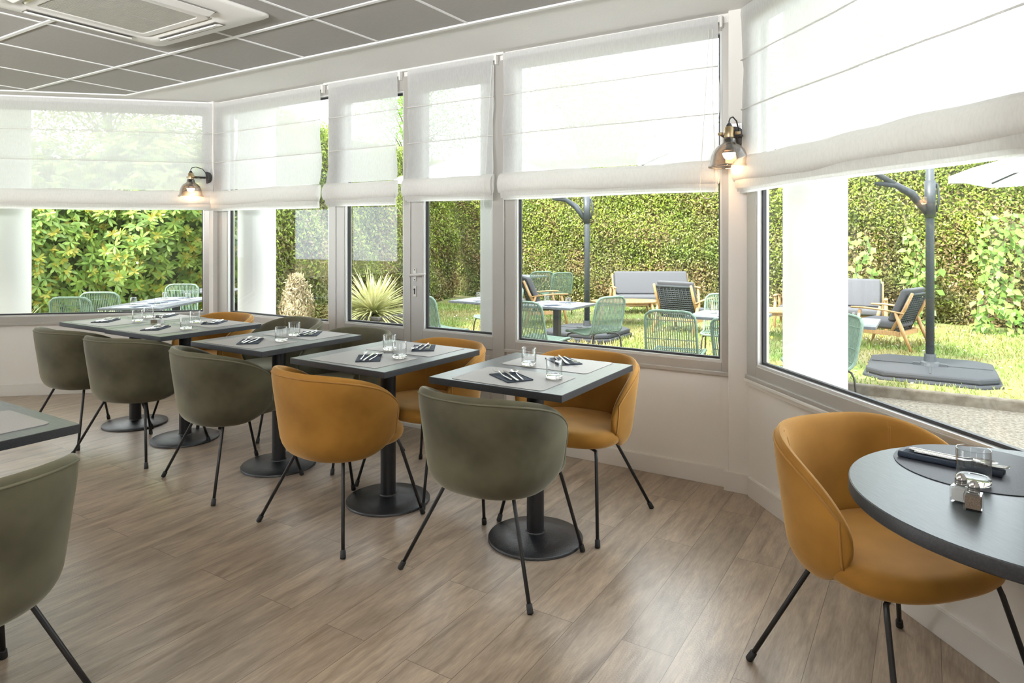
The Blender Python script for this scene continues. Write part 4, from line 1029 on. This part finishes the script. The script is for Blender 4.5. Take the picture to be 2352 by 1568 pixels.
# ------------------------------------------------------------------ outdoor furniture
def garden_chair():
    e = empty('garden_chair'); e['category'] = 'chair'
    w_ = .225
    prof = [(.235, .435), (.20, .452), (.05, .440), (-.10, .430), (-.17, .440), (-.205, .48), (-.225, .56), (-.245, .66), (-.265, .76), (-.28, .845)]
    def pp(t):
        x = t * (len(prof) - 1); i = min(int(x), len(prof) - 2); k = x - i; return prof[i][0] * (1 - k) + prof[i + 1][0] * k, prof[i][1] * (1 - k) + prof[i + 1][1] * k
    # outer rim, corners rounded
    rim = []
    for t in np.linspace(0, 1, 22):
        y, z = pp(t); q = w_ + .012 * sin(t * pi); 
        if t > .93: q -= .045 * ((t - .93) / .07) ** 2
        if t < .05: q -= .03 * ((.05 - t) / .05) ** 2
        rim.append((q, y, z))
    full = rim + [(x, rim[-1][1] - .002, rim[-1][2] + .010) for x in (.12, .04, -.04, -.12)] + [(-x, y, z) for x, y, z in rim[::-1]] + [(x, rim[0][1] + .008, rim[0][2] - .004) for x in (-.12, -.04, .04, .12)]
    m = MB(); m.tube(full, .013, 8, closed=True); m.build('seat_rim', 'mint', e, smooth=True)
    m = MB()
    for k in range(21):
        x = -w_ + .018 + (2 * w_ - .036) * k / 20; m.tube([(x * (1 - .12 * max(0, t - .9) * 8), pp(t)[0] - .004 * sin(t * pi) * 2, pp(t)[1] + (.010 if t > .99 else 0)) for t in np.linspace(.0, 1, 16)], .0056, 5, cap=False)
    for t in (.12, .55, .70, .9):
        y, z = pp(t); m.tube([(-w_, y, z), (w_, y, z)], .004, 5)
    m.build('woven_cords', 'mint', e, smooth=True)
    for sx in (-1, 1):
        for sy, ty in ((1, .20), (-1, -.19)):
            m = MB(); m.tube([(sx * .10, ty * .6, .418), (sx * .19, ty * .85, .418), (sx * .215, ty, .405), (sx * .222, ty + sy * .02, .36), (sx * .235, ty + sy * .055, .01)], .009, 8); m.build('leg', 'steel_out', e, smooth=True)
    return e
gc = garden_chair(); G_GC = 'mint green corded garden chairs'
gcs = [
 (-2.02, 6.17, 5, 'large mint corded garden chair at the right of the middle window, back to the camera'),
 (-1.98, 7.72, 190, 'mint corded garden chair at the right end of the middle window, beyond the grey table'),
 (-3.52, 6.20, -8, 'mint corded garden chair cut by the left edge of the middle window'),
 (-3.28, 7.02, 70, 'mint corded garden chair facing left, in front of the parasol base'),
 (-4.85, 6.18, -12, 'mint corded garden chair seen through the handled glazed door'),
 (-5.00, 7.60, 160, 'mint corded garden chair behind the table seen through the handled door'),
 (-6.55, 11.5, 40, 'distant mint corded garden chair nearest the hedge, left one of two'),
 (-6.10, 11.3, 60, 'distant mint corded garden chair nearest the hedge, right one of two'),
 (-8.24, 3.90, 32, 'mint corded garden chair at the far left of the left window'),
 (-8.69, 4.42, 35, 'mint corded garden chair second from the left in the left window'),
 (-8.85, 5.32, 215, 'mint corded garden chair behind the right end of the table in the left window'),
 (-7.05, 4.56, 112, 'mint corded garden chair at the right of the left window, close to the frame'),
 (-1.22, 5.75, -25, 'mint corded garden chair left of the column in the right window'),
 (-.81, 6.26, 118, 'mint corded garden chair half hidden behind the white column in the right window'),
]
for i, (x, y, rz, lab) in enumerate(gcs):
    if i == 0: c = gc; c.location = (x, y, G); c.rotation_euler = (0, 0, R(rz)); c['label'] = lab; c['group'] = G_GC
    else: dup(gc, (x, y, G), R(rz), lab, G_GC)
def garden_table():
    e = empty('garden_table'); e['category'] = 'table'
    m = MB(); m.box(-.35, .35, -.35, .35, .712, .738); m.build('tabletop', 'table_out', e, bevel=.003)
    m = MB(); m.box(-.035, .035, -.035, .035, .03, .70); m.build('column', 'pole', e)
    m = MB(); m.box(-.28, .28, -.03, .03, .005, .03); m.box(-.03, .03, -.28, .28, .005, .0295); m.build('base', 'pole', e)
    m = MB(); m.box(-.25, .25, -.02, .02, .695, .712); m.box(-.02, .02, -.25, .25, .695, .711); m.build('support_bracket', 'pole', e)
    return e
gt = garden_table(); G_GT = 'grey square garden tables'
gts = [(-1.72, 6.92, 0, 'grey garden table at the right end of the middle window'), (-3.72, 6.95, 0, 'grey garden table at the left of the middle window, before the parasol base'),
       (-4.72, 6.96, 0, 'grey garden table seen through the handled door, left of its neighbour'), (-7.02, 11.75, 0, 'distant grey garden table by the hedge'),
       (-7.72, 4.30, 32, 'pale grey garden table front half in the left window'), (-8.10, 4.90, 32, 'pale grey garden table rear half in the left window'),
       (-9.08, 6.11, 32, 'grey garden table behind, at the right edge of the left window'), (-.74, 6.99, 0, 'grey garden table behind the white column in the right window')]
for i, (x, y, rz, lab) in enumerate(gts):
    if i == 0: gt.location = (x, y, G); gt.rotation_euler = (0, 0, R(rz)); gt['label'] = lab; gt['group'] = G_GT
    else: dup(gt, (x, y, G), R(rz), lab, G_GT)
# settings on the garden tables
OT = G + .738
og0 = glass0.copy(); C.objects.link(og0); og0['group'] = 'tumblers on the garden tables'
om = MB().prism(rrpoly(.42, .28, .02), 0, .0018).build('placemat', 'table_ware'); om['category'] = 'placemat'; om['group'] = 'placemats on the garden tables'
names_o = ['right-end table of the middle window', 'left table of the middle window', 'table behind the handled door', 'distant table by the hedge', 'front table in the left window', 'rear table in the left window', 'farthest table in the left window', 'table behind the white column']
fo = True
for i, (x, y, rz, lab) in enumerate(gts):
    if i in (3, 6): continue
    a = R(rz)
    for s, w_ in ((-1, 'near'), (1, 'far')):
        def loc(dx, dy): return (x + dx * cos(a) - dy * sin(a), y + dx * sin(a) + dy * cos(a))
        p = loc(0, s * .18); q = loc(-.17 * s, s * .05)
        for src, pos, z, lb in ((om, p, OT + .0003, 'grey placemat on the %s edge of the garden %s' % (w_, names_o[i])), (og0, q, OT + .0026, 'drinking glass toward the %s edge of the garden %s' % (w_, names_o[i]))):
            if fo or src is og0 and i == 0 and s == -1: o = src
            else: o = src.copy(); C.objects.link(o)
            if src is om: fo = False
            o.location = (pos[0], pos[1], z); o.rotation_euler = (0, 0, a); o['label'] = lb
        np_ = nap0.copy(); C.objects.link(np_); np_.location = (*loc(.04, s * .19), OT + .0024); np_.rotation_euler = (0, 0, a + R(60)); np_['group'] = 'napkins on the garden tables'
        np_['label'] = 'dark folded napkin on the %s edge of the garden %s' % (w_, names_o[i])

def lounge(width, back='cushion'):
    """wooden lounge seat with grey cushions; faces +Y"""
    e = empty('armchair' if width < 1 else 'sofa'); w_ = width / 2
    for sx in (-1, 1):
        x = sx * w_
        m = MB(); m.tube([(x, .36, .0), (x, .30, .30), (x, .25, .53)], [.018, .026, .022], 8); m.build('leg', 'teak', e, smooth=True)
        m = MB(); m.tube([(x, -.40, .0), (x, -.28, .30), (x, -.20, .52)], [.018, .028, .022], 8); m.build('leg', 'teak', e, smooth=True)
        m = MB(); m.tube([(x, .37, .555), (x, .20, .56), (x, -.05, .545), (x, -.30, .515)], [.022, .026, .022, .018], 8, flat=(1.2, .6)); m.build('armrest', 'teak', e, smooth=True)
        m = MB(); m.tube([(x * .93, -.12, .22), (x * .93, -.30, .56), (x * .93, -.40, .79)], [.02, .024, .020], 8); m.build('back_post', 'teak', e, smooth=True)
    m = MB(); m.box(-w_, w_, .22, .26, .22, .29); m.box(-w_, w_, -.25, -.21, .20, .26); m.box(-w_, -w_ + .03, -.22, .24, .21, .27); m.box(w_ - .03, w_, -.22, .24, .21, .27); m.build('seat_frame', 'teak', e, bevel=.004)
    fr = lambda x, y, z: (x, -.135 - (z - .28) * .42 + y, z)
    m = MB(); h0, h1 = .24, .76; W_ = w_ * .90
    m.tube([fr(-W_, -.03, h0), fr(-W_, -.03, h1), ], .016, 8); m.tube([fr(W_, -.03, h0), fr(W_, -.03, h1)], .016, 8); m.tube([fr(-W_, -.03, h1), fr(W_, -.03, h1)], .018, 8); m.tube([fr(-W_, -.03, h0), fr(W_, -.03, h0)], .016, 8)
    nx = int(W_ * 2 / .032)
    for k in range(1, nx): x = -W_ + 2 * W_ * k / nx; m.tube([fr(x, -.03 + .006 * (-1) ** k, h0), fr(x, -.03 - .006 * (-1) ** k, h1)], .007, 5)
    for k in range(1, 16): z = h0 + (h1 - h0) * k / 16; m.tube([fr(-W_, -.03, z), fr(W_, -.03, z)], .009, 5)
    m.build('rope_back', 'rope', e, smooth=True)
    def cushion(m, x0, x1, f, t, n=8):
        def sgn(v): return 1 if v >= 0 else -1
        vs = []; fs = []; K = 12; J = 6
        m.box(x0, x1, *f, fr=t)
    m = MB(); m.box(-w_ * .93, w_ * .93, -.20, .33, .295, .395); o = m.build('seat_cushion', 'cushion', e, bevel=.035, seg=4); o.data.polygons.foreach_set('use_smooth', [True] * 6)
    m = MB(); m.box(-w_ * .90, w_ * .90, 0, .105, .40, .84, fr=lambda x, y, z: fr(x, y + .005, z)); o = m.build('back_cushion', 'cushion', e, bevel=.035, seg=4); o.data.polygons.foreach_set('use_smooth', [True] * 6)
    return e
sofa = lounge(1.62); sofa.location = (-4.60, 12.62, G); sofa.rotation_euler = (0, 0, R(180 + 32)); tag(sofa, 'grey cushioned wooden garden sofa facing the window before the hedge', 'sofa', 'garden lounge sofas')
s2 = dup(sofa, (-1.38, 12.1, G), R(180 + 2), 'second grey garden sofa, partly behind the white column and the armchair at right')
arm = lounge(.68); arm.location = (-3.30, 10.45, G); arm.rotation_euler = (0, 0, R(-10)); tag(arm, 'wooden armchair with dark rope back in front of the sofa, right of the coffee table', 'armchair', 'rope-back garden armchairs')
dup(arm, (-5.72, 10.15, G), R(-48), 'rope-back armchair at the left of the middle window, beyond the corded chairs')
dup(arm, (-.46, 10.62, G), R(72), 'rope-back wooden armchair seen side-on in the right window')
def coffee(w_=.60, d_=.36):
    e = empty('coffee_table'); e['category'] = 'coffee table'
    m = MB(); m.lathe([(0, .40), (.97, .40), (1.0, .412), (1.0, .425), (.98, .43), (0, .43)], 56, sx=w_, sy=d_)
    m.build('tabletop', 'teak', e, smooth=False)
    m = MB(); m.lathe([(.82, .36), (.86, .36), (.86, .40), (.82, .40)], 40, sx=w_, sy=d_); m.build('apron', 'teak', e)
    for sx in (-1, 1):
        for sy in (-1, 1):
            m = MB(); m.tube([(sx * w_ * .88, sy * d_ * .95, 0), (sx * w_ * .66, sy * d_ * .62, .40)], [.016, .028], 8); m.build('leg', 'teak', e, smooth=True)
    return e
ct = coffee(); ct.location = (-4.47, 10.86, G); ct.rotation_euler = (0, 0, R(32)); tag(ct, 'oval wooden coffee table in front of the garden sofa', None, 'wooden coffee tables')
dup(ct, (-1.90, 10.75, G), R(20), 'round-edged wooden coffee table glimpsed left of the white column in the right window')

def parasol(x, y, ang, cdir, clen, cz, cw, lab, peak=.55, base_r=.57):
    e = empty('parasol', (x, y, G), R(ang)); tag(e, lab, 'parasol', 'cantilever parasols on the lawn')
    m = MB(); r = base_r
    P = [(r, r * .72), (r * .72, r), (-r * .72, r), (-r, r * .72), (-r, -r * .72), (-r * .72, -r), (r * .72, -r), (r, -r * .72)]
    m.prism(P, .0, .07); m.prism([(a * .95, b * .95) for a, b in P], .07, .135); m.build('base', 'base_out', e, bevel=.02)
    m = MB(); m.box(-r * .9, r * .9, -.006, .006, .135, .143); m.box(-.006, .006, -r * .9, r * .9, .135, .143); m.build('base_seams', 'rope', e)
    m = MB(); m.lathe([(.0, .135), (.10, .135), (.09, .17), (.06, .18), (.055, .26), (0, .26)], 20); m.box(-.16, .16, -.03, .03, .135, .16); m.build('pole_socket', 'pole', e)
    m = MB(); m.tube([(0, 0, .16), (0, 0, 2.62)], .042, 16); m.build('pole', 'pole', e, smooth=True)
    ca, sa = cos(cdir), sin(cdir)
    hd = lambda r_, z: (ca * r_, sa * r_, z)
    m = MB(); m.tube([hd(.02, 1.78), hd(.18, 2.00), hd(.34, 2.10), hd(.55, 2.12)], [.035, .045, .035, .02], 10); m.tube([hd(-.06, 1.80), hd(-.09, 1.95), hd(-.07, 2.10), hd(-.03, 2.12)], .014, 8); m.tube([hd(0, 1.74), hd(0, 2.14)], .055, 14)
    m.build('crank_bracket', 'pole', e, smooth=True)
    m = MB(); m.tube([hd(.15, 1.98), hd(clen * .5, 2.45 if cz > 1.9 else 2.3), hd(clen, cz + peak + .22)], .03, 10); m.tube([hd(0, 2.60), hd(clen * .55, 2.48)], .02, 8)
    m.build('arm', 'pole', e, smooth=True)
    c = Vector(hd(clen, 0)); n = 8; h = cw
    m = MB(); vs = [(c.x, c.y, cz + peak)]; fs = []
    ringn = 6
    for j in range(1, ringn + 1):
        t = j / ringn
        for k in range(n):
            for q in (0, .5):
                a = 2 * pi * (k + q) / n; rr = h * t * (1 if q == 0 else .955); z = cz + peak * (1 - t) ** 1.05 + (0 if q == 0 else .03 * t)
                vs.append((c.x + cos(a) * rr, c.y + sin(a) * rr, z))
    N = 2 * n
    for k in range(N): fs.append((0, 1 + k, 1 + (k + 1) % N))
    for j in range(ringn - 1):
        for k in range(N): fs.append((1 + j * N + k, 1 + (j + 1) * N + k, 1 + (j + 1) * N + (k + 1) % N, 1 + j * N + (k + 1) % N))
    for k in range(N):   # valance
        b = 1 + (ringn - 1) * N; p, q_ = vs[b + k], vs[b + (k + 1) % N]; o_ = len(vs); vs += [(p[0], p[1], p[2] - .07), (q_[0], q_[1], q_[2] - .07)]; fs.append((b + k, o_, o_ + 1, b + (k + 1) % N))
    m.add(vs, fs); cn = m.build('canopy', 'canopy', e)
    for k in range(n):
        a = 2 * pi * k / n; m = MB(); m.tube([(c.x, c.y, cz + peak - .03), (c.x + cos(a) * h * .98, c.y + sin(a) * h * .98, cz - .02)], .010, 5); m.build('rib', 'pole', e)
    return e
parasol(-4.41, 9.2, 0, R(188), 1.75, 2.45, 1.45, 'grey cantilever parasol standing left of the sofa, seen in the middle window')
parasol(.014, 8.55, 0, R(200), 1.75, 2.45, 1.45, 'cantilever parasol with dark pole standing on a black base in the right window', base_r=.62)
parasol(3.3, 8.0, 0, R(178), 1.75, 2.14, 1.38, 'pale grey parasol canopy at the top right, its pole outside the frame', peak=.45)
